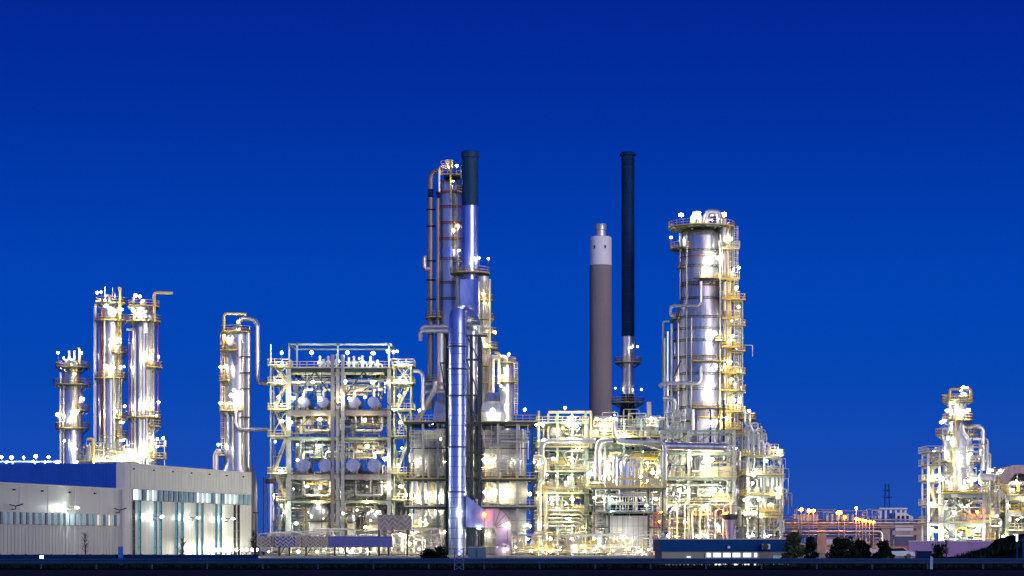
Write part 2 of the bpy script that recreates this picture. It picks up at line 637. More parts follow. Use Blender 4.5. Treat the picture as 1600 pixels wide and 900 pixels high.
def clutter(par, u0, u1, v0, v1, Ya, Yb, n, seed, rpx=(.8, 2.4), mats=None):
    """process pipework inside a frame: risers, runs, loops, headers with valves"""
    R = random.Random(seed)
    n = int(n * 1.5)
    rpx = (rpx[0] * .62, rpx[1] * .68)
    mats = mats or [pipe_m, pipe_m, pipe_w, pipe_w, clad_w, galv, ywhite, lgreen, clad]
    Ym = (Ya + Yb) / 2
    xa, xb, za, zb = X(u0, Ym), X(u1, Ym), max(.3, Z(v1, Ym)), Z(v0, Ym)
    W, H = xb - xa, zb - za
    for i in range(n):
        y = R.uniform(Ya, Yb)
        r = R.uniform(*rpx) * S(Ym)
        m = R.choice(mats)
        k = R.random()
        if k < .3:       # riser with a dog-leg
            x = R.uniform(xa, xb)
            z1, z2 = sorted((R.uniform(za, zb), R.uniform(za, zb)))
            if z2 - z1 < 2: z2 = z1 + 2.5
            dx = R.choice((-1, 1)) * R.uniform(.8, W * .35)
            x2 = min(max(x + dx, xa), xb)
            pipe(par, [(x, y, z1), (x, y, z2), (x2, y, z2), (x2, y, z2 - R.uniform(.8, 2.5))], r, m, name='riser')
        elif k < .52:    # straight run with end drops
            z = R.uniform(za, zb)
            x1, x2 = sorted((R.uniform(xa, xb), R.uniform(xa, xb)))
            if x2 - x1 < W * .3: x1, x2 = xa, xb - W * .15
            d = R.uniform(-1.8, 1.8)
            pipe(par, [(x1, y, z), (x2, y, z), (x2, y, z + d), (x2, y + 1.5, z + d)], r, m, name='pipe_run')
        elif k < .7:     # U loop
            x = R.uniform(xa, xb)
            wd, hh = R.uniform(1.2, 3.4), R.uniform(1.5, 3.4)
            z = R.uniform(za, max(za + .1, zb - hh))
            pipe(par, [(x, y + 1, z), (x, y, z), (x, y, z + hh), (x + wd, y, z + hh), (x + wd, y, z), (x + wd, y + 1, z)], r, m, name='pipe_loop')
        elif k < .9:     # header with branches and handwheels
            z = R.uniform(za, zb)
            x1 = R.uniform(xa, xb - W * .3)
            x2 = min(xb, x1 + R.uniform(W * .25, W * .7))
            mb = MB().tube([(x1, y, z), (x2, y, z)], r, 8)
            nb = max(2, int((x2 - x1) / 1.1))
            for j in range(nb):
                x = x1 + (x2 - x1) * (j + .5) / nb
                hh = R.uniform(.8, 2.2) * R.choice((-1, 1, 1))
                mb.tube([(x, y, z), (x, y, z + hh), (x, y + .8, z + hh)], r * .45, 6)
                flange(mb, (x, y, z + hh * .5), (0, 0, 1), r * .7)
                if R.random() < .5:
                    mb.tube([(x, y, z + hh * .5), (x, y - .5, z + hh * .5)], .05, 5)
                    mb.tube([(x, y - .48, z + hh * .5), (x, y - .52, z + hh * .5)], .22, 8)
            mb.build('manifold', m, par)
        else:            # small upright pot
            x = R.uniform(xa, xb)
            rr = R.uniform(.3, .6)
            hh = R.uniform(1.2, 2.6)
            z = R.uniform(za, max(za + .1, zb - hh))
            mb = MB().lathe(x, y, [(rr * .3, z), (rr * .8, z + .1), (rr, z + .3), (rr, z + hh - .3), (rr * .8, z + hh - .1), (rr * .25, z + hh)], 12)
            mb.tube([(x, y, z + hh - .05), (x, y, z + hh + .8), (x + .9, y, z + hh + .8)], .1, 6)
            mb.build('filter_pot', R.choice([whit, clad_w, pipe_w]), par)


def fill_bays(par, u0, u1, v0, v1, Y, n, seed, m=None):
    """cable trays, boxes and short yellow handrails"""
    R = random.Random(seed)
    xa, xb, za, zb = X(u0, Y), X(u1, Y), Z(v1, Y), Z(v0, Y)
    for i in range(n):
        x, z, y = R.uniform(xa, xb), R.uniform(max(za, .3), zb), Y + R.uniform(-1, 1.5)
        k = R.random()
        if k < .45:
            L = R.uniform(2, 5)
            mb = MB()
            rail_line(mb, [(x, y, z), (min(x + L, xb), y, z)], 1.1, .7)
            mb.box(x, min(x + L, xb) + .02, y - .02, y + 1.0, z - .1, z)
            mb.build('walkway', m or R.choice([yel, ywhite, yel]), par)
        elif k < .75:
            mb = MB().box(x, x + R.uniform(.5, 1.1), y, y + .35, z, z + R.uniform(.6, 1.4))
            mb.build('junction_box', R.choice([whit, ywhite, galv, yel]), par)
        else:
            L = R.uniform(3, 7)
            mb = MB()
            for q in (0, .5):
                mb.box(x, min(x + L, xb), y + q, y + q + .06, z, z + .14)
            for j in range(int(L / .4)):
                if x + j * .4 < xb: mb.box(x + j * .4, x + j * .4 + .05, y + .06, y + .5, z + .02, z + .06)
            mb.build('cable_tray', galv, par)


def column(name, label, cat, u, Y, prof, m=None, rings=(), rm=None, ring_m=None, seams=True):
    """an upright process vessel from a (width in photo px, row) profile, bottom to top"""
    cx, cy = X(u, Y), Y
    t = thing(name, label, cat, (cx, cy, 0))
    s = S(Y)
    pr = [(wp / 2 * s, Z(v, Y)) for wp, v in prof]
    pr[0] = (pr[0][0], 0.0)
    mb = MB().lathe(cx, cy, pr, 32)
    if seams:
        for (r0, z0), (r1, z1) in zip(pr, pr[1:]):
            if abs(r0 - r1) < .05 and z1 - z0 > 3:
                k = int((z1 - z0) / 2.4)
                for i in range(1, k):
                    mb.ring(cx, cy, r0, z0 + (z1 - z0) * i / k, .05, .025, 32)
    sh = mb.build('shell', m or clad, t)

    def rad(z):
        for (r0, z0), (r1, z1) in zip(pr, pr[1:]):
            if z0 <= z <= z1:
                return r0 + (r1 - r0) * (z - z0) / max(1e-6, z1 - z0)
        return pr[-1][0]
    for v in rings:
        z = Z(v, Y)
        mb = MB().ring(cx, cy, rad(z), z, .1, .22, 32)
        mb.ring(cx, cy, rad(z), z + .32, .1, .22, 32)
        for q in range(28):
            an = 2 * pi * q / 28
            c_, s_ = cos(an), sin(an)
            mb.beam((cx + (rad(z) + .1) * c_, cy + (rad(z) + .1) * s_, z + .1), (cx + (rad(z) + .1) * c_, cy + (rad(z) + .1) * s_, z + .32), .12, .12)
        mb.build('stiffener_ring', ring_m or red, t)
    t['_r'] = pr[0][0]
    return t, cx, cy, rad


def plats(t, cx, cy, rad, Y, lst):
    """lst of (row, a0, a1, overhang in px)"""
    for q in lst:
        v, a0, a1, ov = q[:4]
        z = Z(v, Y)
        r = rad(min(z, 1e9))
        platform(t, cx, cy, max(.2, r + .03) if len(q) < 5 else q[4] * S(Y), (q[4] * S(Y) if len(q) > 4 else r) + ov * S(Y), z, a0, a1)


def col_lamps(t, cx, cy, rad, Y, lst):
    for q in lst:
        u, v = q[:2]
        r = q[2] if len(q) > 2 else .26
        m = q[3] if len(q) > 3 else None
        z = Z(v, Y)
        x = X(u, Y)
        R = rad(z)
        dx = abs(x - cx)
        y = cy - sqrt(max(0, R * R - dx * dx)) - 1.9 if dx < R else cy - .8
        lamp(t, (x, y, z), r, m)


# ------------------------------------------------------------------ ground
MB().add([(-4000, -300, 0), (4000, -300, 0), (4000, 9000, 0), (-4000, 9000, 0)], [(0, 1, 2, 3)]).build('ground', grassm)['kind'] = 'structure'
MB().add([(-160, 262, .006), (160, 262, .006), (160, 640, .006), (-160, 640, .006)], [(0, 1, 2, 3)]).build('plant_yard', yard)['kind'] = 'structure'
mb = MB()
mb.add([(-700, 70, .008), (700, 70, .008), (700, 158, .008), (-700, 158, .008)], [(0, 1, 2, 3)])
mb.build('road', asph)['kind'] = 'structure'
mb = MB()
mb.add([(-700, 156.8, .014), (700, 156.8, .014), (700, 157.0, .014), (-700, 157.0, .014)], [(0, 1, 2, 3)])
mb.build('road_edge_line', mat('worn_white_line', (.16, .16, .16), .9))['kind'] = 'structure'


def bank(name, u0, u1, Yc, hpts, dep, seed):
    R = random.Random(seed)
    xa, xb = X(u0, Yc), X(u1, Yc)
    nx, ny = 90, 14
    vs, fs = [], []
    for j in range(ny + 1):
        for i in range(nx + 1):
            x = xa + (xb - xa) * i / nx
            q = j / ny
            h = 0
            for (a, ha), (b, hb) in zip(hpts, hpts[1:]):
                ua, ub = X(a, Yc), X(b, Yc)
                if ua <= x <= ub: h = ha + (hb - ha) * (x - ua) / (ub - ua)
            z = h * min(1, sin(pi * q) * 1.25) + (R.uniform(-.1, .1) if 0 < j < ny else -.1)
            vs.append((x, Yc - dep / 2 + dep * q, z))
    for j in range(ny):
        for i in range(nx):
            a = j * (nx + 1) + i
            fs.append((a, a + 1, a + nx + 2, a + nx + 1))
    MB().add(vs, fs, True).build(name, grassm)['kind'] = 'structure'


bank('grass_bank', 1440, 1720, 232, [(1440, 0), (1475, .35), (1520, .7), (1560, 1.55), (1572, 2.3), (1600, 2.75), (1640, 3), (1720, 2.8)], 24, 3)

# ------------------------------------------------------------------ warehouse (long wall runs away from the road)
C0 = V((-50.03, 300, 0))
D = V((.2773, .9608, 0))
N = V((-.9608, .2773, 0))


def wp(t, n, z): return C0 + D * t + N * n + V((0, 0, z))


def wbox(mb, t0, t1, n0, n1, z0, z1):
    q = [wp(t0, n0, z0), wp(t1, n0, z0), wp(t1, n1, z0), wp(t0, n1, z0), wp(t0, n0, z1), wp(t1, n0, z1), wp(t1, n1, z1), wp(t0, n1, z1)]
    return mb.add(q, [(0, 1, 2, 3), (4, 7, 6, 5), (0, 4, 5, 1), (1, 5, 6, 2), (2, 6, 7, 3), (3, 7, 4, 0)])


def tpos(u): # distance along the wall at which the photo column u meets it
    k = (u - 800) / F
    return (k * C0.y - C0.x) / (D.x - k * D.y)


def wlamp(t, tt, z, lit):
    a = wp(tt, -.55, z)
    mb = MB().tube([wp(tt, 0, z - .35), wp(tt, -.5, z - .35), a], .06, 6, .1)
    for s in (-1, 1):
        b = a + V((s * .9, -.25, .25))
        mb.beam(a, b, .22, .12)
    o = mb.build('wall_lamp', dark, t)
    if lit:
        for s in (-1, 1):
            b = bpy.data.objects.new('bulb', bulb_mesh(E_C))
            COL.objects.link(b)
            b.parent = o
            b.location = a + V((s * .75, -.35, .02)) - t.location
            b.scale = (.24, .24, .1)


# tall hall
hall = thing('warehouse', 'tall pale panel hall with high window strip and blue clad gable', 'warehouse', wp(0, 0, 0))
T1 = 42.8
body = wbox(MB(), 0, T1, 0, 32, 0, 12.2).build('wall', wallm, hall)
mb = MB()
k = 12
for i in range(1, k):      # panel joints
    t0 = T1 * i / k
    wbox(mb, t0 - .03, t0 + .03, -.012, .1, 9.15, 12.1)
wbox(mb, 0, T1, -.05, .2, 9.05, 9.13)
wbox(mb, 0, T1, -.06, .3, 12.2, 12.35)
mb.build('panel_trim', trimw, hall)
mb = MB()
seal = mat('joint_sealant', (.36, .37, .355), .7)
for i in range(1, 40):
    t0 = T1 * i / 40
    if t0 > 1.4:
        wbox(mb, t0 - .02, t0 + .02, -.006, .1, 9.2, 12.1)
        if all(abs(t0 - tpos(q)) > .5 for q in (208, 217, 242, 250, 275, 284, 307, 315, 337, 344, 366, 372)):
            wbox(mb, t0 - .02, t0 + .02, -.006, .1, .1, 7.5)
mb.build('panel_joint', seal, hall)
mb = MB()                    # ribbed corner pilaster
wbox(mb, -.25, 1.1, -.3, .9, 0, 12.3)
for i in range(34):
    wbox(mb, -.29, 1.14, -.34, .94, .15 + i * .355, .25 + i * .355)
mb.build('corner_pilaster', trimw, hall)
mb = MB()                    # blue ribbed gable
wbox(mb, -.12, -.005, .95, 32, 8.0, 12.3)
for i in range(150):
    n0 = 1.0 + i * .2
    wbox(mb, -.18, -.12, n0, n0 + .1, 8.0, 12.3)
mb.build('blue_gable', bluec, hall)
ta, tb = tpos(208), tpos(388)
R0 = random.Random(5)
nw = 24
wbox(MB(), ta - .2, tb + .2, -.02, .1, 7.55, 9.04).build('window_band', dark, hall)
for i in range(nw):
    a = ta + (tb - ta) * i / nw
    b = ta + (tb - ta) * (i + 1) / nw
    lit = i in (0, 2, 3, 12, 13, 14, 16, 18, 19, 20)
    mm = E_WIN if lit else (E_TEAL if R0.random() < .35 else glass_b)
    fo = wbox(MB(), a + .04, b - .28, -.06, -.025, 7.62, 8.98).build('window', mm, hall)
    wbox(MB(), b - .24, b - .06, -.5, -.025, 7.58, 9.02).build('fin', fin_m, fo)
for ua, ub in ((208, 217), (242, 250), (275, 284), (307, 315), (337, 344), (366, 372)):
    for uu in (ua, ub):
        t0 = tpos(uu)
        lit = uu in (217, 242, 275, 307, 315)
        so_ = wbox(MB(), t0 - .24, t0 + .2, -.06, .1, .15, 7.5).build('slit_window', E_SLIT if uu not in (208, 366, 372) else glass_d, hall)
        fr = MB()
        for q in range(7):
            wbox(fr, t0 - .26, t0 + .26, -.1, -.065, .15 + q * 1.2, .27 + q * 1.2)
        wbox(fr, t0 + .2, t0 + .32, -.16, .05, .1, 7.52)
        fr.build('window_frame', dark, so_)
for i in range(7):
    t0 = T1 * (i + .5) / 7
    wbox(MB(), t0 - .25, t0 + .05, -.18, -.01, 11.55, 11.72).build('roof_outlet', dark, hall)
for u in (239, 296, 351):
    wlamp(hall, tpos(u), 5.45, True)
for i in range(10):
    t0 = tpos(308 + i * 8.2)
    mb = MB().tube([wp(t0, -2.0, 0), wp(t0, -2.0, .8)], .07, 6)
    mb.lathe(wp(t0, -2, 0).x, wp(t0, -2, 0).y, [(.16, .82), (.16, .9)], 8, False)
    o = mb.build('base_light', dark, hall)
    b = bpy.data.objects.new('bulb', bulb_mesh(E_W))
    COL.objects.link(b)
    b.parent = o
    b.location = wp(t0, -2.0, 1.05) - hall.location
    b.scale = (.16, .16, .16)
wbox(MB(), .5, T1 - .5, .5, 31.5, 12.2, 12.28).build('roof', roofm, hall)

low = thing('warehouse', 'low pale panel hall with long strip of blue fins and parapet', 'warehouse', wp(-30, 0, 0))
TL = -52
wbox(MB(), TL, -.3, 0.02, 32, 0, 8.85).build('wall', wallm, low)
mb = MB()
wbox(mb, TL, -.3, -.05, .3, 8.85, 9.0)
for u in (31, 75, 117, 156):
    t0 = tpos(u)
    wbox(mb, t0 - .045, t0 + .045, -.02, .1, 0, 4.0)
    wbox(mb, t0 - .045, t0 + .045, -.02, .1, 5.7, 8.8)
mb.build('panel_trim', trimw, low)
mb = MB()
R1 = random.Random(8)
for i in range(60):
    t0 = TL + .6 + i * .86
    if t0 < -.8: wbox(mb, t0 - .012, t0 + .012, -.006, .1, .05, 4.05)
mb.build('panel_seam', mat('seam_sealant', (.34, .345, .33), .7), low)
ta, tb = -44, tpos(184)
wbox(MB(), ta, tb, -.02, .1, 4.15, 5.6).build('window_band', dark, low)
nw = 27
for i in range(nw):
    a = ta + (tb - ta) * i / nw
    b = ta + (tb - ta) * (i + 1) / nw
    ph = i / nw
    mm = glass_d if R1.random() < .3 else (E_TEAL if R1.random() < .5 else glass_b)
    if i in (23, 25): mm = E_WINW
    fo = wbox(MB(), a + .05, a + .62, -.06, -.025, 4.2, 5.55).build('window', mm, low)
    wbox(MB(), a + .7, b - .08, -.3, -.025, 4.17, 5.58).build('fin', fin_m, fo)
for u in (22, 66, 109, 148):
    t0 = tpos(u)
    wbox(MB(), t0 - .3, t0 + .1, -.18, -.01, 8.1, 8.3).build('roof_outlet', dark, low)
wlamp(low, tpos(18), 6.25, False)
wlamp(low, tpos(105), 6.25, True)
wlamp(low, tpos(181), 6.2, False)
wbox(MB(), TL + .5, -.8, .5, 31, 8.85, 8.93).build('roof', roofm, low)

# ------------------------------------------------------------------ chimney and stacks
t, cx, cy, rad = column('chimney', 'broad grey concrete chimney with white painted top band', 'chimney', 938.5, 520, [(37, 868), (35.5, 600), (34.5, 415)], chim, seams=False)
Y = 520
s = S(Y)
mb = MB().lathe(cx, cy, [(17.3 * s, Z(414.8, Y)), (17 * s, Z(371, Y)), (15.5 * s, Z(370, Y))], 32)
mb.build('white_band', whit, t)
mb = MB().lathe(cx, cy, [(8.5 * s, Z(370, Y)), (8.2 * s, Z(360, Y)), (9.2 * s, Z(359, Y)), (9.2 * s, Z(352, Y)), (8.4 * s, Z(350, Y)), (7.4 * s, Z(350, Y)), (7.2 * s, Z(356, Y))], 24)
mb.build('flue', clad_w, t)
for uu in (928.5, 945):
    x = X(uu, Y)
    R = 17.2 * s
    yy = cy - sqrt(R * R - (x - cx) ** 2)
    MB().box(x - .16, x + .16, yy - .12, yy + .4, Z(390, Y), Z(385, Y)).build('vent', dark, t)
for v in (470, 530, 590):
    MB().ring(cx, cy, 17.9 * s, Z(v, Y), .06, .03, 32).build('joint', chim, t)

Y = 445
t, cx, cy, rad = column('stack', 'slender dark steel stack with two yellow railed rings low down', 'chimney', 981, Y, [(25, 868), (25, 640), (20, 628), (20, 525), (20, 238)], stackd, rings=(), seams=True)
mb = MB()
for v in range(262, 520, 22):
    mb.ring(cx, cy, rad(Z(v, Y)), Z(v, Y), .1, .06, 28)
mb.build('weld_ring', mat('faded_stack_paint', (.006, .045, .11), .7, 0, .4, 1, spec=.15), t)
ladder(t, cx + 1.1, cy - 1.1, Z(560, Y), Z(245, Y), stackd, False, .4)
mb = MB().ring(cx, cy, rad(Z(236, Y)), Z(243, Y), .3, .35, 24)
mb.ring(cx, cy, rad(Z(250, Y)), Z(250, Y), .1, .1, 24)
mb.build('lip', stackd, t)
MB().lathe(cx, cy, [(10.4 * S(Y), Z(616, Y)), (10.4 * S(Y), Z(526, Y))], 28).build('bare_section', clad, t)
plats(t, cx, cy, rad, Y, [(567, 0, 360, 11), (630, 0, 360, 15)])
col_lamps(t, cx, cy, rad, Y, [(996, 542, .2), (961, 607, .15), (1002, 609, .15), (985, 545, .18)])
ladder(t, cx - .2, cy - 1.75, Z(629, Y), Z(568, Y), galv)

# grey and dark twin stack and tall lilac column
Y = 432
s = S(Y)
t, cx, cy, rad = column('stack', 'two tone steel stack, dark above silver, on a square box', 'chimney', 734.5, Y, [(26, 868), (26, 490), (26, 425), (25.5, 322)], clad_b)
mb = MB().lathe(cx, cy, [(12.9 * s, Z(321.5, Y)), (12.9 * s, Z(247, Y)), (14 * s, Z(246, Y)), (14 * s, Z(238, Y)), (12.5 * s, Z(237, Y))], 28)
for v in (262, 280, 300):
    mb.ring(cx, cy, 12.9 * s, Z(v, Y), .06, .04, 28)
mb.build('dark_top', mat('slate_blue_stack_paint', (.008, .05, .13), .6, .1, .25, .8, (1, 1, .3), dirt=(.015, .06, .12), spec=.25), t)
mb = MB().box(X(719, Y), X(746, Y), cy - 2.0, cy + 2.0, Z(491, Y), Z(438, Y))
for v in (452, 467, 480):
    mb.box(X(719, Y) - .05, X(746, Y) + .05, cy - 2.05, cy + 2.05, Z(v, Y), Z(v, Y) + .1)
mb.build('box_duct', clad_b, t)
plats(t, cx, cy, rad, Y, [(428, 0, 360, 18)])
col_lamps(t, cx, cy, rad, Y, [(741, 408, .42), (763, 405, .24), (749, 404, .2)])

Y = 440
s = S(Y)
t, cx, cy, rad = column('distillation_column', 'very tall lilac grey column with thin red rings beside two tone stack', 'column', 703, Y,
                        [(46, 868), (46, 500), (41, 480), (41, 293), (37, 287), (26, 282), (8, 280)], clad, rings=(304, 327, 352, 377, 408, 445, 470))
MB().lathe(cx, cy, [(20.8 * s, Z(406, Y)), (20.8 * s, Z(389, Y))], 32, cap=False).build('blue_sheet', clad_b, t)
mb = MB().box(X(694, Y), X(720, Y), cy - 2.6, cy + 2.6, Z(277.2, Y), Z(276, Y)).build('platform', deckm, t)
rb = MB()
rail_line(rb, [(X(686, Y), cy + 2, Z(276, Y)), (X(686, Y), cy - 2.6, Z(276, Y)), (X(720, Y), cy - 2.6, Z(276, Y)), (X(720, Y), cy + 2, Z(276, Y))], 1.3, .9)
rb.build('railing', yel, mb)
rb = MB()
rail_line(rb, [(X(690, Y), cy - 1, Z(263, Y)), (X(708, Y), cy - 1, Z(263, Y))], 1.3, .8)
rb.box(X(690, Y), X(708, Y), cy - 1, cy + 1, Z(264, Y), Z(263, Y))
rb.box(X(697, Y), X(707, Y), cy - .5, cy + .5, Z(263, Y), Z(250, Y))
rb.build('winch_frame', ywhite, t)
MB().tube([P(704, 312, Y - 3), P(704, 250, Y - 3)], .22, 8).build('davit_post', yel, t)
rustp = mat('weathered_pipe_jacket', (.34, .27, .27), .5, .5, .25, .8, (1, 1, .3), .2, 2, dirt=(.2, .12, .09))
ppipe(t, [(690, 272), (680, 266), (672.5, 276), (672.5, 640)], Y - 1, 4.6, rustp)
ppipe(t, [(686, 300, -2), (686, 262, -2), (692, 258, -2)], Y - 1, 2.2, clad_w)
ppipe(t, [(684, 310), (684, 640)], Y - 2.5, 3.2, rustp)
ppipe(t, [(715, 480), (715, 400)], Y - 3, 2.6, clad_w)
ppipe(t, [(666, 402), (663, 402), (663, 420), (672, 420)], Y - 1.5, 3.5, clad_w)
MB().tube([P(669, 302, Y - 1.2), P(677, 302, Y - 1.2)], 7 * s, 14, 0).build('pipe_collar', stackd, t)
for v in (330, 356, 410, 440, 470):
    MB().box(X(666, Y), X(690, Y), cy - 1.6, cy - .8, Z(v, Y), Z(v, Y) + .25).build('pipe_bracket', stackd, t)
plats(t, cx, cy, rad, Y, [(302, -60, 20, 3), (412, -75, -20, 4)])
ladder(t, X(713, Y), cy - 2.8, Z(410, Y), Z(310, Y), yel)
col_lamps(t, cx, cy, rad, Y, [(714, 260, .36), (717, 358, .3), (702, 265, .2), (709, 288, .16), (718, 395, .2)])
for (v, ul) in ((510, 658), (517, 656), (600, 662), (612, 660)):
    ppipe(t, [(ul, v + 16), (ul, v), (700, v), (712, v + 2)], Y - 4, 4.0 if v in (517, 612) else 2.8, pipe_m)
plats(t, cx, cy, rad, Y, [(498, 150, 240, 16), (597, 150, 240, 16)])
ppipe(t, [(688, 520, -3.4), (688, 640, -3.4)], Y, 6, clad_w)
ppipe(t, [(650, 660), (680, 606), (680, 596)], Y - 5.5, 4.6, clad_w)

# railed service tower right of the stack
Y = 428
t, cx, cy, rad = column('column', 'narrow column with stacked railed landings right of two tone stack', 'column', 755, Y, [(17, 868), (17, 432)], clad_w)
plats(t, cx, cy, rad, Y, [(470, -120, 40, 7), (500, -160, 30, 9), (522, -90, 60, 12), (545, -90, 50, 15), (573, -170, 20, 10), (600, -150, 10, 7)])
ppipe(t, [(765, 436), (765, 640)], Y - 2, 2, ywhite)
ppipe(t, [(748, 440), (748, 640)], Y - 2.2, 1.6, pipe_w)
ladder(t, X(759, Y), cy - 1.8, Z(640, Y), Z(440, Y), ywhite)
col_lamps(t, cx, cy, rad, Y, [(755, 462, .26), (757, 476, .16), (773, 520, .36), (759, 541, .34), (751, 530, .2), (766, 560, .15)])

Y = 424
t, cx, cy, rad = column('column', 'short pale column with yellow cap railing and tall post lamp', 'column', 790, Y, [(31, 868), (26, 655), (24, 640), (24, 572), (20, 566), (6, 563)], clad)
plats(t, cx, cy, rad, Y, [(568, 0, 360, 6), (598, -180, 20, 8)])
ladder(t, X(806, Y), cy - 1.0, Z(650, Y), Z(566, Y), ywhite)
ppipe(t, [(779, 600), (779, 560), (770, 560), (770, 660)], Y - 2, 2.6, pipe_w)
ppipe(t, [(790, 566), (790, 558), (768, 558)], Y, 3.5, pipe_w)
MB().tube([P(780, 600, Y - 2), P(780, 551, Y - 2), P(773, 551, Y - 2)], .2, 8).build('davit_post', yel, t)
col_lamps(t, cx, cy, rad, Y, [(795, 554, .32), (790, 578, .3), (786, 590, .3), (792, 634, .42), (783, 605, .2)])

# ------------------------------------------------------------------ big blue duct with lattice legs
Y = 396
s = S(Y)
t = thing('flue_duct', 'huge sky tinted lilac blue round duct bending over at top and down into a mauve elbow', 'duct', (X(715, Y), Y, 0))
mb = MB().tube([P(714.5, 868, Y), P(714.5, 505, Y), P(716, 494, Y), P(722, 490, Y + 4), P(731, 492, Y + 10), P(737, 505, Y + 14)], 13.6 * s, 32, 0)
for v in range(530, 866, 31):
    pass
mb.build('upright_duct', clad_b, t)
mb = MB()
for v in range(522, 866, 16):
    mb.ring(X(714.5, Y), Y, 13.6 * s, Z(v, Y), .1, .04, 32)
mb.build('sheet_seam', mat('seam_steel', (.16, .19, .3), .5, .6, .2, 1), t)
MB().tube([P(738, 500, Y + 15), P(738, 780, Y + 15)], 8.6 * s, 24, 0).build('rear_duct', clad, t)
mb = MB()
for a in range(4):
    an = .2 + a * .36
    c = P(722 + a * 5, 496 + a * a * 1.4, Y + 3 + a * 3)
    mb.lathe(c.x, c.y, [(13.8 * s, c.z - .1), (14.3 * s, c.z), (13.8 * s, c.z + .1)], 26)
mb.build('elbow_rib', clad, t)
for v in (543, 578, 620, 700, 770):
    MB().ring(X(714.5, Y), Y, 13.6 * s, Z(v, Y), .25, .22, 28).build('clamp_ring', green, t)
# transition and mauve elbow (box section)
y0, y1 = Y - 1.6, Y + 1.6
tr = MB().prism([(X(727, Y), Z(868, Y)), (X(727, Y), Z(868, Y))][:0] + [(X(728.2, Y), Z(824, Y)), (X(757, Y), Z(824, Y)), (X(757, Y), Z(797, Y)), (X(728.2, Y), Z(774, Y))], y0, y1)
for uu in (737, 747):
    tr.box(X(uu, Y) - .05, X(uu, Y) + .05, y0 - .06, y0 + .01, Z(823, Y), Z(797 - (757 - uu) * .78, Y))
tr.box(X(728, Y), X(757, Y), y0 - .05, y0 + .005, Z(812, Y), Z(811, Y))
tr.build('transition_duct', clad_b, t)
outer, inner = [], []
cxp, cyp = 772, 824
for i in range(9):
    a = radians(90 - 90 * i / 8)
    outer.append((X(cxp + 26 * cos(a), Y), Z(cyp - 29 * sin(a), Y)))
    inner.append((X(cxp + 3 * cos(a), Y), Z(cyp - 3 * sin(a), Y)))
poly = [(X(757.2, Y), Z(824, Y)), (X(757.2, Y), Z(796, Y))] + outer + [(X(798, Y), Z(826, Y)), (X(774, Y), Z(826, Y))]
el = MB().prism(poly[::-1], y0, y1)
for i in range(1, 8, 2):
    pass
el.build('elbow_duct', mauve, t)
el = MB()
for i in range(0, 9, 2):
    el.beam((inner[i][0], y0 - .03, inner[i][1]), (outer[i][0], y0 - .03, outer[i][1]), .06, .12)
for a_, b_ in zip(outer, outer[1:]):
    el.beam((a_[0], y0 - .04, a_[1]), (b_[0], y0 - .04, b_[1]), .1, .16)
el.build('elbow_seam', battm, t)
ld = MB().prism([(X(774, Y), Z(826.2, Y)), (X(798, Y), Z(826.2, Y)), (X(798, Y), Z(845, Y)), (X(802, Y), Z(868, Y)), (X(776, Y), Z(868, Y)), (X(776, Y), Z(845, Y))][::-1], y0, y1)
for v in (845, 857):
    ld.box(X(774.5, Y), X(798.5, Y), y0 - .06, y0 + .01, Z(v, Y), Z(v, Y) + .12)
ld.build('drop_duct', mauve, t)
fan = MB().drum((X(786, Y), Y - 3.4, Z(862, Y)), (X(786, Y), Y - 1.65, Z(862, Y)), 13 * s, 24)
fan.build('fan_casing', mauve, t)
lamp(t, P(718, 799, Y - 2.6), .42, E_W, 1.2)
lamp(t, P(757, 804, Y - 4), .36, E_O, 5.5, (0, .3, 0))
lamp(t, P(749, 826, Y - 3), .26, E_W, 3)
lamp(t, P(793, 821, Y - 2.6), .26, E_W, 3)
lamp(t, P(792, 858, Y - 5), .24, E_W, 1.5)
lat = thing('lattice_tower', 'dark green lattice tower bracing the huge blue duct', 'tower', (X(740, Y), Y + 6, 0))
for (uu, dy) in ((698, 3), (736, 3), (749, 3), (749, 17), (698, 17)):
    MB().box(X(uu, Y) - .28, X(uu, Y) + .28, Y + dy - .28, Y + dy + .28, 0, Z(520, Y)).build('leg', green, lat)
rows = [524, 562, 618, 665, 708, 748, 800]
for v in rows:
    mb = MB()
    mb.box(X(695, Y), X(752, Y), Y + 2.2, Y + 2.6, Z(v, Y), Z(v, Y) + .35)
    mb.box(X(698, Y) - .15, X(698, Y) + .15, Y + 3.3, Y + 16.7, Z(v, Y), Z(v, Y) + .3)
    mb.box(X(749, Y) - .15, X(749, Y) + .15, Y + 3.3, Y + 16.7, Z(v, Y), Z(v, Y) + .3)
    mb.build('crossbeam', green, lat)
for va, vb in zip(rows, rows[1:]):
    MB().beam(P(729, va, Y + 2.2), P(748, vb, Y + 2.2), .22, .22).build('brace', green, lat)
    MB().beam(P(749, va, Y + 3), V((X(749, Y), Y + 17, Z(vb, Y))), .2, .2).build('brace', green, lat)
MB().beam(P(688, 566, Y + 2.2), P(697, 618, Y + 2.2), .2, .2).build('brace', green, lat)
MB().box(X(688, Y), X(701, Y), Y + 1.6, Y + 2.1, Z(567, Y), Z(565, Y)).build('crossbeam', green, lat)
MB().box(X(748, Y), X(761, Y), Y + 1.6, Y + 2.1, Z(525, Y), Z(522, Y)).build('crossbeam', green, lat)

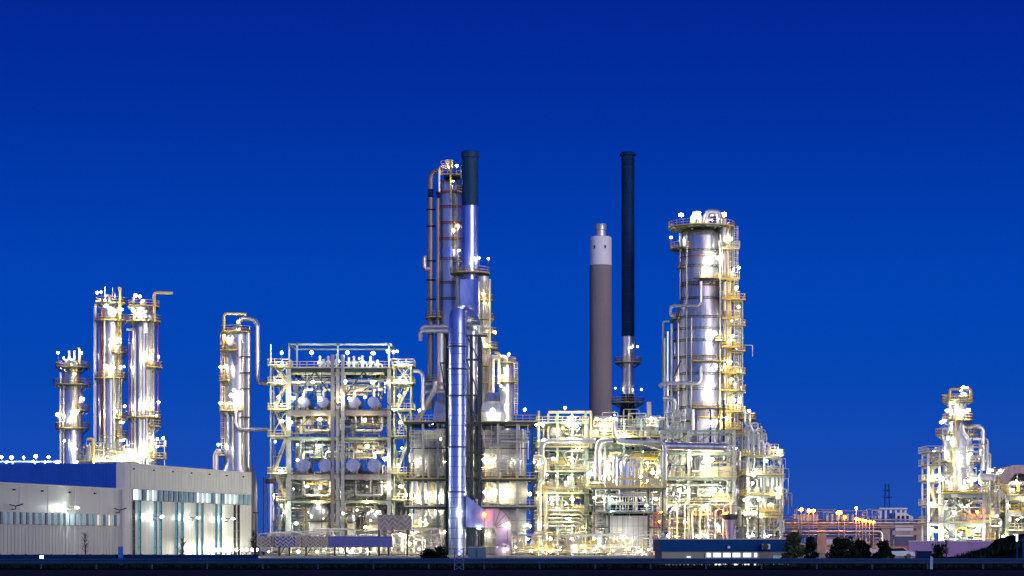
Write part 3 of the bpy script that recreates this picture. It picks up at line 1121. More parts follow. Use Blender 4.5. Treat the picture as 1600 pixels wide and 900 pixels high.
# ------------------------------------------------------------------ furnaces either side of the duct
def furnace(label, u0, u1, Y, vtop, seed, hood):
    s = S(Y)
    R = random.Random(seed)
    dep = 14
    t = thing('furnace', label, 'furnace', (X((u0 + u1) / 2, Y), Y + dep / 2, 0))
    x0, x1 = X(u0, Y), X(u1, Y)
    for (va, vb) in ((vtop + 16, 744), (754, 788), (796, 866)):
        MB().box(x0 + .6, x1 - .6, Y, Y + dep, max(0, Z(vb, Y)), Z(va, Y)).build('casing', panelm, t)
        mb = MB()
        k = max(3, int((x1 - x0) / 1.6))
        for i in range(1, k):
            x = x0 + .6 + (x1 - x0 - 1.2) * i / k
            mb.box(x - .03, x + .03, Y - .05, Y + .01, max(0, Z(vb, Y)) + .1, Z(va, Y) - .1)
        kz = max(1, int((Z(va, Y) - max(0, Z(vb, Y))) / 1.7))
        for i in range(1, kz):
            z = max(0, Z(vb, Y)) + (Z(va, Y) - max(0, Z(vb, Y))) * i / kz
            mb.box(x0 + .6, x1 - .6, Y - .045, Y + .01, z - .025, z + .025)
        mb.build('panel_batten', battm, t)
    for v, rm in ((vtop + 4, yel), (749, yel), (792, ywhite)):
        z = Z(v, Y)
        d = MB().box(x0 - 1.2, x1 + 1.2, Y - 2.2, Y + dep, z - .35, z).build('deck', green, t)
        ra = MB()
        rail_line(ra, [(x0 - 1.15, Y + 6, z), (x0 - 1.15, Y - 2.1, z), (x1 + 1.15, Y - 2.1, z), (x1 + 1.15, Y + 6, z)], 1.15, 1.15)
        ra.build('railing', rm, d)
    for q in (0, .36, .72, 1):
        x = x0 - .4 + (x1 - x0 + .8) * q
        MB().box(x - .2, x + .2, Y - 1.9, Y - 1.5, 0, Z(vtop + 7, Y)).build('leg', green if q in (0, 1) else galv, t)
    MB().box(x0 - .2, x1 + .2, Y - 1.72, Y - 1.68, Z(702, Y), Z(700.5, Y)).build('crossbeam', green, t)
    for q in (.3, .8):
        x = x0 + (x1 - x0) * q
        pipe(t, [(x + .4, Y - .5, Z(673, Y)), (x + .4, Y - 1.2, Z(673, Y)), (x + .4, Y - 1.2, Z(735, Y))], .22, pipe_w)
        ladder(t, x - 1.4, Y - .6, Z(790, Y), Z(750, Y), yel)
        ladder(t, x - 1.4, Y - .6, Z(748, Y), Z(715, Y), yel)
    if hood:
        hx0, hx1 = hood
        mb = MB()
        zb, zt = Z(vtop + 4, Y) + .02, Z(vtop - 44, Y)
        for (a, b, z0_, z1_, sh) in ((0, 1, 0, .35, .1), (.06, .94, .35, .7, .2), (.2, .8, .7, 1, .3)):
            xa, xb = X(hx0 + (hx1 - hx0) * a, Y), X(hx0 + (hx1 - hx0) * b, Y)
            c = (xa + xb) / 2
            za, zb2 = zb + (zt - zb) * z0_, zb + (zt - zb) * z1_
            f = 1 - sh
            vs = [(xa, Y + 1, za), (xb, Y + 1, za), (xb, Y + dep - 1, za), (xa, Y + dep - 1, za),
                  (c + (xa - c) * f, Y + 1 + sh * 3, zb2), (c + (xb - c) * f, Y + 1 + sh * 3, zb2), (c + (xb - c) * f, Y + dep - 2, zb2), (c + (xa - c) * f, Y + dep - 2, zb2)]
            mb.add(vs, [(0, 3, 2, 1), (4, 5, 6, 7), (0, 1, 5, 4), (1, 2, 6, 5), (2, 3, 7, 6), (3, 0, 4, 7)])
        mb.build('hood', clad, t)
    clutter(t, u0, u1, vtop, 860, Y - 1.9, Y - .7, 24, seed, (.6, 1.4), [pipe_w, galv, pipe_m, ywhite])
    fill_bays(t, u0, u1, 800, 860, Y - 2, 10, seed + 1)
    fill_bays(t, u0, u1, 675, 745, Y - 1.6, 7, seed + 2, galv)
    return t


Y = 404
fl = furnace('grey panelled furnace block left of the huge blue duct', 642, 699, Y, 656, 11, (676, 702))
for q in ((655, 641, .26), (690, 686, .36), (655, 722, .26), (696, 722, .2), (668, 772, .34), (688, 776, .46), (650, 780, .22), (661, 816, .36), (684, 798, .24), (648, 833, .3), (695, 831, .22), (676, 662, .2)):
    lamp(fl, P(q[0], q[1], Y - 1.1), q[2], E_W, 1.2)
fr = furnace('wide grey panelled furnace block right of the huge blue duct', 752, 828, Y, 656, 12, (748, 790))
for q in ((770, 641, .5), (791, 658, .3), (820, 640, .32), (757, 719, .5), (768, 720, .26), (803, 720, .26), (757, 769, .3), (776, 769, .46), (790, 770, .5), (828, 822, .3), (825, 842, .28), (828, 771, .3), (812, 856, .24), (838, 664, .26), (760, 835, .24)):
    lamp(fr, P(q[0], q[1], Y - 1.1), q[2], E_W, 1.2)
# rounded end of the right hood
MB().sphere(P(771, 655, Y + 6), 18 * S(Y), 22, 10, 1, .8, 2.0).build('hood_dome', clad, fr)

# ------------------------------------------------------------------ exchanger structure
Y = 402
DEP = 14
ex = rack('exchanger_frame', 'tall open frame of exchangers under a yellow green portal with a row of lamps', 'process frame',
          [452, 528, 608], [576, 641, 683, 741, 782], Y, DEP, galv, galv, .6, [.6, .95, .55, .95, .45], 2,
          braces=(), rm=ywhite, lvl_m={0: green, 1: conc, 2: lgreen, 3: conc, 4: lgreen}, rail_at=(0,))
for i, (a, b, c, d) in enumerate(((452, 634, 492, 580), (528, 634, 492, 580), (528, 634, 568, 580), (608, 634, 568, 580))):
    MB().beam(P(a, b, Y - .3), P(c, d, Y - .3), .16, .2).build('brace', green, ex)
for uu in (520, 536):
    MB().box(X(uu, Y) - .28, X(uu, Y) + .28, Y - 1.0, Y - .5, 0, Z(555, Y)).build('leg', conc if uu == 520 else galv, ex)
mb = MB()
for a, b in (((452, 576), (452, 536)), ((608, 576), (608, 536)), ((528, 576), (528, 536)), ((464, 576), (464, 536))):
    mb.beam(P(*a, Y + 1), P(*b, Y + 1), .3, .3)
mb.box(X(451, Y), X(612, Y), Y + .85, Y + 1.15, Z(539, Y), Z(536, Y))
mb.box(X(451, Y), X(612, Y), Y + 9.85, Y + 10.15, Z(539.5, Y), Z(537, Y))
for a in ((452, 576), (608, 576)):
    mb.beam(P(*a, Y + 10), P(a[0], 538, Y + 10), .3, .3)
for uu in (452, 610):
    mb.box(X(uu, Y) - .15, X(uu, Y) + .15, Y + 1.15, Y + 9.85, Z(539, Y), Z(537, Y))
mb.build('portal', lgreen, ex)
# relief valves on top deck
R = random.Random(21)
for uu, h in ((500, 20), (506, 15), (513, 20), (519, 16), (527, 24), (545, 18), (553, 20), (566, 21), (579, 20), (590, 14)):
    b = P(uu, 575.5, Y + R.uniform(1, 5))
    hh = h * S(Y)
    mb = MB().lathe(b.x, b.y, [(.25, b.z), (.25, b.z + hh * .3), (.45, b.z + hh * .33), (.45, b.z + hh * .55), (.2, b.z + hh * .62), (.2, b.z + hh * .85), (.32, b.z + hh * .88), (.05, b.z + hh)], 10)
    mb.tube([b + V((0, 0, hh * .45)), b + V((.8, 0, hh * .45)), b + V((.8, 0, 0))], .13, 6)
    mb.build('relief_valve', whit, ex)
# heat exchangers
gx = 'heat exchangers lying end on in the tall frame'
words = ['first', 'second', 'third', 'fourth']
for lvl, vv, rr, usx, mm in (('upper', 632, 8.2, (475, 505, 554, 584), clad), ('middle', 730, 9.6, (474, 509, 552, 585), clad)):
    for i, uu in enumerate(usx):
        r = rr * S(Y)
        dk = Z(641 if lvl == 'upper' else 741, Y) + .075
        c = V((X(uu, Y), Y, dk + r + .35))
        et = thing('heat_exchanger', f'{words[i]} round exchanger end from the left on the {lvl} concrete beam of the frame', 'heat exchanger', (c.x, Y + 3, dk), gx)
        MB().drum((c.x, Y - .4, c.z), (c.x, Y + 8, c.z), r, 24).build('shell', clad_w, et)
        fm = MB().tube([(c.x, Y - 1.0, c.z), (c.x, Y - .55, c.z)], r * 1.1, 24, 0)
        fm.build('end_flange', mm, et)
        fm = MB()
        for an in range(0, 360, 30):
            fm.tube([(c.x + r * .98 * cos(radians(an)), Y - 1.09, c.z + r * .98 * sin(radians(an))), (c.x + r * .98 * cos(radians(an)), Y - 1.0, c.z + r * .98 * sin(radians(an)))], .07, 6, 0)
        fm.build('bolt', dark, et)
        for dy in (1, 6.5):
            MB().box(c.x - r * .7, c.x + r * .7, Y + dy, Y + dy + .5, dk, c.z - r * .55).build('saddle', conc, et)
        pipe(et, [(c.x, Y + .4, c.z + r * .9), (c.x, Y + .4, c.z + r + 1.3), (c.x + 1.6, Y + .4, c.z + r + 1.3)], .24, pipe_w)
# large drums at grade
for i, (uu, vv, rr, lab) in enumerate(((497, 801, 17, 'big'), (549, 810, 8, 'small'), (584, 806, 14, 'medium'))):
    r = rr * S(Y)
    c = P(uu, vv, Y + 1)
    et = thing('drum', f'{lab} shiny horizontal drum end on a pedestal below the exchanger frame', 'drum', (c.x, c.y, 0), 'drums lying under the exchanger frame')
    MB().drum((c.x, c.y, c.z), (c.x, c.y + 9, c.z), r, 28).build('shell', clad, et)
    MB().box(c.x - r * .8, c.x + r * .8, c.y + .5, c.y + 1.3, 0, c.z - r * .6).build('pedestal', pipe_w, et)
    MB().box(c.x - r * .8, c.x + r * .8, c.y + 7, c.y + 7.8, 0, c.z - r * .6).build('pedestal', pipe_w, et)
    MB().lathe(c.x + r * .2, c.y + 3, [(.3, c.z + r * .9), (.3, c.z + r + .8), (.45, c.z + r + .85), (.45, c.z + r + 1)], 10).build('nozzle', clad_w, et)
ladder(ex, X(478, Y), Y - 1, .1, Z(795, Y), yel)
# bay pipework by level
for k, (va, vb, nn) in enumerate(((585, 622, 11), (645, 680, 20), (688, 722, 19), (748, 780, 24), (786, 860, 24))):
    clutter(ex, 458, 525, va, vb, Y + 1.2, Y + DEP - 1, nn, 100 + k, (.8, 2.6))
    clutter(ex, 532, 604, va, vb, Y + 1.2, Y + DEP - 1, nn, 200 + k, (.8, 2.6))
    fill_bays(ex, 458, 600, va + 8, vb, Y + 3, 9 if k else 4, 300 + k)
for bay in ((476, 516), (555, 596)):
    a, b = bay
    ppipe(ex, [(a, 650), (a, 673), (b, 673), (b, 650)], Y + 1, 2.2, pipe_w)
    ppipe(ex, [(a - 4, 655), (a - 4, 678)], Y + 1.5, 2.0, pipe_w)
    ppipe(ex, [(a, 752), (a, 774), (b, 774), (b, 752)], Y + .8, 2.0, pipe_w)
ppipe(ex, [(456, 597), (516, 597), (521, 602), (521, 640)], Y + 2, 3, pipe_m)
ppipe(ex, [(536, 595), (600, 595)], Y + 2, 2.4, pipe_m)
ppipe(ex, [(456, 583), (600, 583)], Y + 2, 2.8, galv)
for (uu, vv, r, m) in ((487, 551, .4, E_C), (543, 551, .42, E_C), (583, 552, .42, E_C), (606, 549, .4, E_W), (615, 550, .36, E_W), (561, 560, .2, E_W),
                       (489, 597, .34, E_W), (582, 597, .42, E_W), (540, 596, .3, E_W), (466, 597, .2, E_W), (606, 597, .2, E_W),
                       (458, 622, .44, E_W), (470, 623, .3, E_W), (535, 621, .38, E_W), (545, 622, .26, E_W), (498, 622, .22, E_W), (570, 621, .22, E_W),
                       (500, 655, .36, E_W), (570, 656, .36, E_W), (455, 660, .3, E_W), (498, 697, .46, E_W), (574, 697, .46, E_W), (465, 695, .22, E_W),
                       (465, 719, .3, E_W), (601, 717, .4, E_W), (480, 760, .3, E_W), (500, 762, .34, E_W), (574, 784, .32, E_W), (536, 802, .28, E_C), (558, 797, .2, E_W),
                       (497, 786, .34, E_W), (463, 818, .34, E_W), (517, 827, .24, E_W), (571, 824, .32, E_W), (590, 800, .24, E_W), (440, 790, .3, E_W), (603, 760, .3, E_W)):
    dy = -.9 if vv < 610 or vv > 640 else -1.6
    lamp(ex, P(uu, vv, Y + dy), r, m, 1.6)
# stair towers left and right of the frame
for (ua, ub, lab, sd) in ((423, 448, 'slim pale green stair tower on the left of the exchanger frame', 31), (616, 642, 'slim pale green stair tower on the right of the exchanger frame', 32)):
    vs_ = [572, 600, 641, 683, 741, 782]
    st = rack('stair_tower', lab, 'stair tower', [ua, ub], vs_, Y + 2, 5, lgreen, lgreen, .26, .22, 2, rm=ywhite)
    zs = [0] + [Z(v, Y + 2) for v in reversed(vs_)]
    for i, (a, b) in enumerate(zip(zs, zs[1:])):
        xa, xb = X(ua + 3, Y), X(ub - 3, Y)
        stair(st, xa if i % 2 == 0 else xb, a + .1, xb if i % 2 == 0 else xa, b, Y + 3.2, ywhite)
        MB().beam((X(ua, Y + 2), Y + 1.9, a), (X(ub, Y + 2), Y + 1.9, b), .14, .14).build('brace', lgreen, st)
    clutter(st, ua, ub, 590, 850, Y + 4.5, Y + 6.5, 12, sd, (.8, 1.8))
    o = (ua - 423)
    for (uu, vv, r) in (((440, 551, .36), (441, 570, .34), (441, 598, .3), (434, 596, .24), (435, 620, .32), (440, 633, .28), (441, 658, .36), (430, 690, .2), (437, 735, .3), (428, 775, .3), (446, 800, .3)) if o == 0 else
                        ((621, 549, .2), (631, 570, .34), (626, 595, .34), (631, 597, .26), (624, 618, .34), (625, 660, .3), (628, 700, .24), (622, 727, .34), (626, 760, .34), (634, 773, .38), (616, 640, .22), (640, 805, .26))):
        lamp(st, P(uu, vv, Y + .6), r, E_W, 1.5)
MB().tube([P(423, 572, Y + 2), P(423, 538, Y + 2)], .12, 6).build('mast', whit, st)
ppipe(st, [(645, 580), (656, 580), (661, 586), (661, 640)], Y + 2, 3, pipe_m)

# ------------------------------------------------------------------ columns behind the warehouse
Y = 425
t, cx, cy, rad = column('column', 'shortest of the three slim columns behind the blue gable', 'column', 113, Y, [(34, 868), (34, 600), (27, 590), (27, 572), (18, 566), (6, 563)], clad, rings=())
plats(t, cx, cy, rad, Y, [(575, 0, 360, 13, 13), (602, -200, 20, 12), (642, -60, 20, 9), (670, 0, 360, 9)])
ppipe(t, [(94.5, 868), (94.5, 582)], Y - 1, 2.0, whit)
ppipe(t, [(99, 868), (99, 600)], Y - 1.5, 1.6, clad_w)
ladder(t, X(121, Y), cy - 2.3, Z(668, Y), Z(576, Y), yel)
for uu in (108, 116):
    ppipe(t, [(uu, 572), (uu, 548)], Y, 1.6, whit)
MB().tube([P(124, 575, Y), P(124, 544, Y), P(121, 544, Y)], .2, 8).build('davit_post', yel, t)
ppipe(t, [(100, 570), (108, 560), (118, 566)], Y - 1, 2.5, pipe_m)
col_lamps(t, cx, cy, rad, Y, [(92, 552, .26), (129, 552, .26), (101, 560, .22), (97, 575, .26), (91, 648, .46), (132, 624, .26), (106, 652, .36), (120, 645, .34), (126, 645, .3), (124, 703, .24), (121, 586, .2), (125, 723, .24), (112, 560, .2), (107, 690, .2)])

Y = 420
t, cx, cy, rad = column('column', 'tallest slim column behind the blue gable, white riser on its left', 'column', 173, Y, [(38, 868), (38, 500), (33, 492), (33, 482), (20, 476), (8, 474)], clad, rings=())
plats(t, cx, cy, rad, Y, [(475, 0, 360, 8, 16), (502, -150, 20, 7), (552, -75, 20, 7), (592, -180, 15, 6), (655, -60, 25, 7), (683, -60, 25, 7)])
ppipe(t, [(158, 470), (150, 472), (148.5, 482), (148.5, 868)], Y - .5, 2.4, whit)
ppipe(t, [(158.5, 868), (158.5, 484)], Y - 2, 1.4, red)
ppipe(t, [(163, 868), (163, 500)], Y - 2.6, 1.6, clad_w)
ppipe(t, [(178, 868), (178, 560)], Y - 2.7, 1.8, pipe_w)
ladder(t, X(189, Y), cy - 1.6, Z(592, Y), Z(480, Y), yel)
ladder(t, X(190, Y), cy - 1.6, Z(740, Y), Z(592, Y), ywhite)
MB().tube([P(187.5, 500, Y - 2.6), P(187.5, 450, Y - 2.6), P(184.5, 450, Y - 2.6)], .24, 8).build('davit_post', yel, t)
ppipe(t, [(172, 472), (172, 462), (166, 462)], Y, 2.6, pipe_m)
ppipe(t, [(164, 468), (164, 448)], Y, .8, whit)
ppipe(t, [(176, 468), (176, 449)], Y, .8, galv)
ppipe(t, [(180, 468), (180, 458)], Y, 1.4, galv)
ppipe(t, [(177, 543), (183, 543), (183, 552)], Y - 2.8, 4, pipe_w)
ppipe(t, [(176, 488, 0), (176, 488, -3)], Y, 6.5, clad_w)
col_lamps(t, cx, cy, rad, Y, [(153, 458, .36), (159, 457, .3), (178, 486, .5), (192, 484, .24), (180, 534, .42), (190, 532, .3), (172, 575, .44), (183, 577, .3), (195, 573, .22), (186, 645, .3), (194, 660, .2), (194, 688, .22), (185, 712, .3), (153, 703, .24), (165, 470, .24)])

Y = 416
t, cx, cy, rad = column('column', 'broadest slim column behind the blue gable with a long yellow davit arm', 'column', 224.5, Y, [(36, 868), (36, 502), (32, 495), (32, 486), (18, 480), (8, 478)], clad)
plats(t, cx, cy, rad, Y, [(480, 0, 360, 9, 16), (503, 0, 360, 9), (575, -70, 20, 11), (653, 0, 360, 9), (667, -55, 20, 9), (717, -75, 20, 14)])
ppipe(t, [(198, 515), (208, 515), (211, 520), (211, 868)], Y - 1.6, 2.2, clad_w)
ppipe(t, [(201, 536), (206, 536), (206, 868)], Y - .6, 1.6, clad_w)
ppipe(t, [(202.5, 868), (202.5, 520)], Y, 1.2, red)
ppipe(t, [(219, 868), (219, 510)], Y - 2.5, 2.6, pipe_w)
ppipe(t, [(229, 868), (229, 520)], Y - 2.5, 1.6, clad_w)
ppipe(t, [(246.5, 655), (246.5, 500)], Y, 1.0, red)
ladder(t, X(240, Y), cy - 1.6, Z(740, Y), Z(504, Y), ywhite)
MB().tube([P(241, 503, Y - 2), P(241, 457, Y - 2), P(270, 458, Y - 2)], .26, 8).build('davit_arm', yel, t)
MB().sphere(P(232, 495, Y - 2.4), 7.5 * S(Y), 18, 10).build('manway', clad, t)
MB().sphere(P(224, 473, Y), 5 * S(Y), 14, 8).build('top_nozzle', pipe_w, t)
ppipe(t, [(208, 478, -1), (208, 464, -1)], Y, 1.8, pipe_w)
col_lamps(t, cx, cy, rad, Y, [(213, 462, .42), (220, 464, .3), (213, 488, .44), (207, 484, .2), (224, 497, .26), (233, 556, .4), (238, 561, .26), (249, 558, .3), (225, 633, .4), (196, 635, .26), (249, 629, .26), (241, 634, .24), (246, 650, .2), (232, 698, .44), (226, 708, .4), (247, 686, .24), (256, 685, .28), (247, 698, .26), (214, 715, .5), (203, 717, .46), (195, 713, .4), (238, 720, .3)])
t2 = thing('platform_stack', 'thin railed ladder frame hugging the broadest slim column', 'ladder frame', (X(252, Y), Y, 0))
for uu in (244, 257):
    MB().box(X(uu, Y) - .1, X(uu, Y) + .1, Y - .1, Y + .1, 0, Z(690, Y)).build('leg', galv, t2)
for v in (698, 717):
    d = MB().box(X(242, Y), X(259, Y), Y - 1.2, Y + 1, Z(v, Y) - .1, Z(v, Y)).build('deck', deckm, t2)
    ra = MB()
    rail_line(ra, [(X(243, Y), Y - 1.15, Z(v, Y)), (X(258.5, Y), Y - 1.15, Z(v, Y)), (X(258.5, Y), Y + .9, Z(v, Y))], 1.1, .8)
    ra.build('railing', ywhite, d)

# lower plant between those columns
Y = 408
t = rack('pipe_rack', 'low lit pipe rack just showing over the roof edge between slim columns', 'pipe rack', [128, 165, 205], [722, 760, 800], Y, 8, galv, galv, .4, .4, 2, rm=ywhite)
clutter(t, 128, 205, 700, 724, Y + .5, Y + 6, 22, 41, (1, 2.4))
MB().lathe(X(138, Y), Y + 1, [(.5, Z(724, Y)), (.7, Z(722, Y)), (.7, Z(702, Y)), (.4, Z(697, Y)), (.1, Z(695, Y))], 14).build('vessel', pipe_w, t)
MB().tube([P(145.5, 724, Y - 1), P(145.5, 686, Y - 1), P(137, 686, Y - 1)], .28, 8).build('davit_post', yel, t)
for q in ((190, 716, .42), (182, 717, .3), (201, 712, .3), (150, 719, .24), (160, 718, .24)):
    lamp(t, P(q[0], q[1], Y - 1.4), q[2], E_W, 1.2)

Y = 412
t, cx, cy, rad = column('column', 'lone silver column with flared skirt and tall overhead pipe beside exchanger frame', 'column', 372, Y,
                        [(60, 868), (60, 760), (56, 742), (41, 722), (41, 525), (36, 517), (24, 512), (8, 510)], clad, rings=())
plats(t, cx, cy, rad, Y, [(520, 90, 290, 9, 18), (520, -70, 20, 3, 18), (549, 150, 275, 9), (596, 150, 240, 9), (643, 150, 290, 9), (712, 150, 200, 14)])
ppipe(t, [(373, 512), (373, 502), (378, 497), (396, 499), (402, 506), (402, 592), (406, 599), (421, 599)], Y, 4.2, pipe_m, bend=.5)
ppipe(t, [(369, 640), (369, 664), (374, 671), (421, 671)], Y - 3, 3.0, pipe_m)
MB().tube([P(350, 545, Y - 1), P(350, 490, Y - 1), P(385, 491, Y - 1)], .24, 8).build('davit_arm', yel, t)
ppipe(t, [(388, 735), (388, 520)], Y - 1.4, 3.4, clad)
ppipe(t, [(380, 735), (380, 530)], Y - 2.4, 1.8, clad_w)
ppipe(t, [(364, 735), (364, 650)], Y - 2.7, 1.4, pipe_w)
ladder(t, X(349, Y), cy - .5, Z(712, Y), Z(520, Y), yel)
MB().tube([P(360, 534, Y - 1), P(360, 534, Y - 3.4)], 6 * S(Y), 18, 0).build('manway', clad, t)
for v in (560, 585, 610, 654):
    MB().box(X(378, Y), X(394, Y), Y - 2.9, Y - 2.2, Z(v, Y), Z(v, Y) + .2).build('pipe_bracket', dark, t)
MB().tube([P(337, 868, Y - 1), P(337, 708, Y - 1), P(345, 706, Y - 1)], .5, 10).build('support_post', clad_w, t)
col_lamps(t, cx, cy, rad, Y, [(360, 533, .42), (354, 527, .24), (374, 505, .3), (345, 574, .26), (357, 575, .4), (345, 630, .28), (366, 620, .5), (363, 632, .3), (342, 695, .32), (370, 612, .24), (359, 700, .24)])

# row of floodlights left, standing on a rack behind the gable
Y = 370
fl_l = thing('floodlight_rail', 'row of bright floodlights along a rail just above the blue gable', 'floodlights', (X(40, Y), Y, 0))
mb = MB()
mb.box(X(-30, Y), X(95, Y), Y - .1, Y + .1, Z(722, Y), Z(720.5, Y))
for uu in (-25, 20, 55, 92):
    mb.box(X(uu, Y) - .1, X(uu, Y) + .1, Y - .1, Y + .1, 0, Z(722, Y))
mb.build('rail', galv, fl_l)
for (uu, vv, r) in ((2, 714, .34), (18, 715, .42), (37, 715, .28), (56, 713, .38), (76, 714, .3), (89, 722, .4), (10, 722, .2), (52, 721, .2), (70, 722, .2)):
    lamp(fl_l, P(uu, vv, Y - .5), r, E_C, .9, name='floodlight')

# ------------------------------------------------------------------ right main tower
Y = 430
s = S(Y)
t, cx, cy, rad = column('distillation_column', 'massive silver column with arched pipes and lamps on its crown', 'column', 1096, Y,
                        [(86, 868), (86, 497), (66, 470), (66, 372), (62, 366), (48, 360), (20, 356)], clad,
                        rings=(396, 420, 446, 470, 500, 518, 536, 562, 588, 612, 640), ring_m=deckm)
for v in (404, 449):
    MB().ring(cx, cy, rad(Z(v, Y)), Z(v, Y), .15, .35, 32).build('red_ring', red, t)
platform(t, cx, cy, .5, 52 * s, Z(357, Y), 0, 360)
plats(t, cx, cy, rad, Y, [(390, 150, 230, 16), (392, -40, 15, 16), (439, -100, -55, 12), (441, -45, 15, 18), (471, -35, 20, 20), (545, -30, 20, 14), (568, -110, -40, 8), (585, -30, 20, 18), (612, -30, 20, 22), (640, -110, -20, 8), (672, -30, 15, 20), (655, -100, 0, 10)])
# arched overhead pipes
for (ua, ub, vt, r) in ((1083, 1093, 334, 5), (1103, 1126, 332, 6)):
    ppipe(t, [(ua, 360), (ua, vt + 8), (ua + 4, vt), (ub - 4, vt), (ub, vt + 8), (ub, 400)], Y - 1, r, pipe_m if ua > 1090 else pipe_w, bend=1.1)
ppipe(t, [(1131, 342), (1131, 700)], Y - 3, 4.4, clad_w)
ppipe(t, [(1140, 420), (1140, 840)], Y - 2.2, 2.6, ywhite)
ppipe(t, [(1147, 440), (1147, 840)], Y - 1, 1.6, yel)
for (va, vb) in ((356, 440), (440, 545), (545, 640), (640, 690)):
    ladder(t, X(1135, Y), cy - 4.6, Z(vb, Y), Z(va, Y), yel)
    ladder(t, X(1148, Y), cy - 2.4, Z(vb, Y), Z(va, Y), ywhite)
ppipe(t, [(1095, 440), (1095, 472), (1090, 477), (1047, 478), (1047, 492), (1053, 494)], Y - 6, 2.8, pipe_m)
ppipe(t, [(1095, 572), (1095, 594), (1089, 599), (1037, 599), (1030, 604)], Y - 6, 3.2, pipe_m)
ppipe(t, [(1036, 622), (1048, 622), (1054, 628), (1054, 700)], Y - 5.4, 4, pipe_m)
ppipe(t, [(1033, 684), (1076, 684), (1082, 678), (1082, 640)], Y - 6.4, 3.6, pipe_m)
ppipe(t, [(1110, 640), (1110, 700)], Y - 6, 1.4, stackd)
ppipe(t, [(1131, 625), (1131, 690)], Y - 6, 1.6, stackd)
ppipe(t, [(1070, 640), (1070, 690)], Y - 6, 1.8, pipe_m)
for uu in (1038, 1043, 1049):
    ppipe(t, [(uu, 700), (uu, 528 + (uu - 1038) * -2)], Y - 3, 1.8, galv if uu != 1043 else pipe_m)
ppipe(t, [(1036, 600), (1036, 502), (1046, 502)], Y - 2, 1.6, lgreen)
for v in (490, 571):
    MB().beam(P(1056, v + 12, Y - 5), P(1064, v - 8, Y - 6), .2, .2).build('bracket', dark, t)
MB().box(X(1080, Y), X(1110, Y), cy - 6.3, cy - 5.1, Z(441, Y), Z(440, Y)).build('shelf', deckm, t)
MB().box(X(1086, Y), X(1112, Y), cy - 5.6, cy - 5.0, Z(700, Y), Z(655, Y)).build('access_panel', clad, t)
col_lamps(t, cx, cy, rad, Y, [(1064, 337, .55), (1090, 336, .4), (1131, 336, .58), (1086, 343, .2), (1112, 345, .2), (1048, 372, .3), (1142, 375, .22), (1110, 404, .5), (1118, 408, .44), (1102, 414, .36), (1100, 424, .26), (1146, 422, .24), (1150, 452, .28), (1151, 498, .22), (1142, 502, .2), (1112, 526, .5), (1142, 532, .26), (1150, 545, .24), (1141, 540, .22), (1152, 580, .2), (1103, 612, .46), (1106, 600, .26), (1142, 584, .24), (1105, 663, .44), (1146, 622, .26), (1155, 628, .2), (1139, 628, .26), (1036, 590, .36), (1170, 642, .34), (1133, 400, .26), (1158, 606, .18)])
for (v, a0, a1, ov) in ((500, 150, 215, 6), (536, -70, -25, 8), (612, 145, 215, 12), (660, 150, 250, 10), (420, 160, 220, 5)):
    plats(t, cx, cy, rad, Y, [(v, a0, a1, ov)])
for (uu, va, vb, rr_w, m) in ((1062, 366, 470, 1.2, pipe_m), (1070, 372, 640, .9, galv), (1122, 372, 690, 1.3, pipe_w), (1127, 380, 690, .9, rustp), (1058, 505, 700, 1.6, pipe_m), (1077, 500, 690, 1.0, clad_w), (1136, 352, 690, 1.5, pipe_m), (1153, 470, 840, 1.1, pipe_m), (1144, 360, 470, 1.0, ywhite)):
    dx = X(uu, Y) - cx
    R_ = max(rad(Z(va + 4, Y)), rad(Z(vb - 4, Y)))
    yy = cy - (sqrt(max(0, R_ * R_ - dx * dx)) + .45 if abs(dx) < R_ else 1.2)
    pipe(t, [(X(uu, Y), yy, Z(vb, Y)), (X(uu, Y), yy, Z(va, Y)), (X(uu, Y), yy + 1.4, Z(va, Y))], rr_w * s, m)
R = random.Random(12)
for v in (392, 440, 470, 500, 545, 585, 612, 645, 672):
    x0_ = X(1124, Y)
    rb = MB()
    z = Z(v, Y)
    rb.box(x0_, X(1152, Y), cy - 5.0, cy - 3.0, z - .12, z)
    rail_line(rb, [(x0_, cy - 4.95, z), (X(1152, Y), cy - 4.95, z), (X(1152, Y), cy - 3, z)], 1.15, .8)
    rb.build('side_landing', R.choice((yel, ywhite, yel)), t)
    lamp(t, (X(R.uniform(1128, 1150), Y), cy - 5.4, z + 1.9), R.uniform(.24, .38), E_W, 1.9)
    MB().lathe(X(R.uniform(1126, 1146), Y), cy - 4.2, [(.3, z), (.45, z + .2), (.45, z + 1.1), (.15, z + 1.4)], 10).build('valve_body', R.choice((pipe_w, whit, galv)), t)
# side vessel and service frame right of the column
Yb = 428
sf = rack('service_frame', 'narrow yellow railed service frame climbing the right side of the massive column', 'service frame', [1142, 1160], [470, 510, 550, 585, 612, 645, 680], Yb, 4, galv, galv, .25, .25, 2, rm=yel)
clutter(sf, 1144, 1162, 520, 840, Yb + .5, Yb + 3.5, 22, 55, (.7, 1.6))
d = platform(sf, X(1168, Yb), Yb, .3, 1.6, Z(655, Yb), 0, 360)
MB().box(X(1168, Yb) - .2, X(1168, Yb) + .2, Yb - .2, Yb + .2, 0, Z(655, Yb)).build('leg', galv, sf)

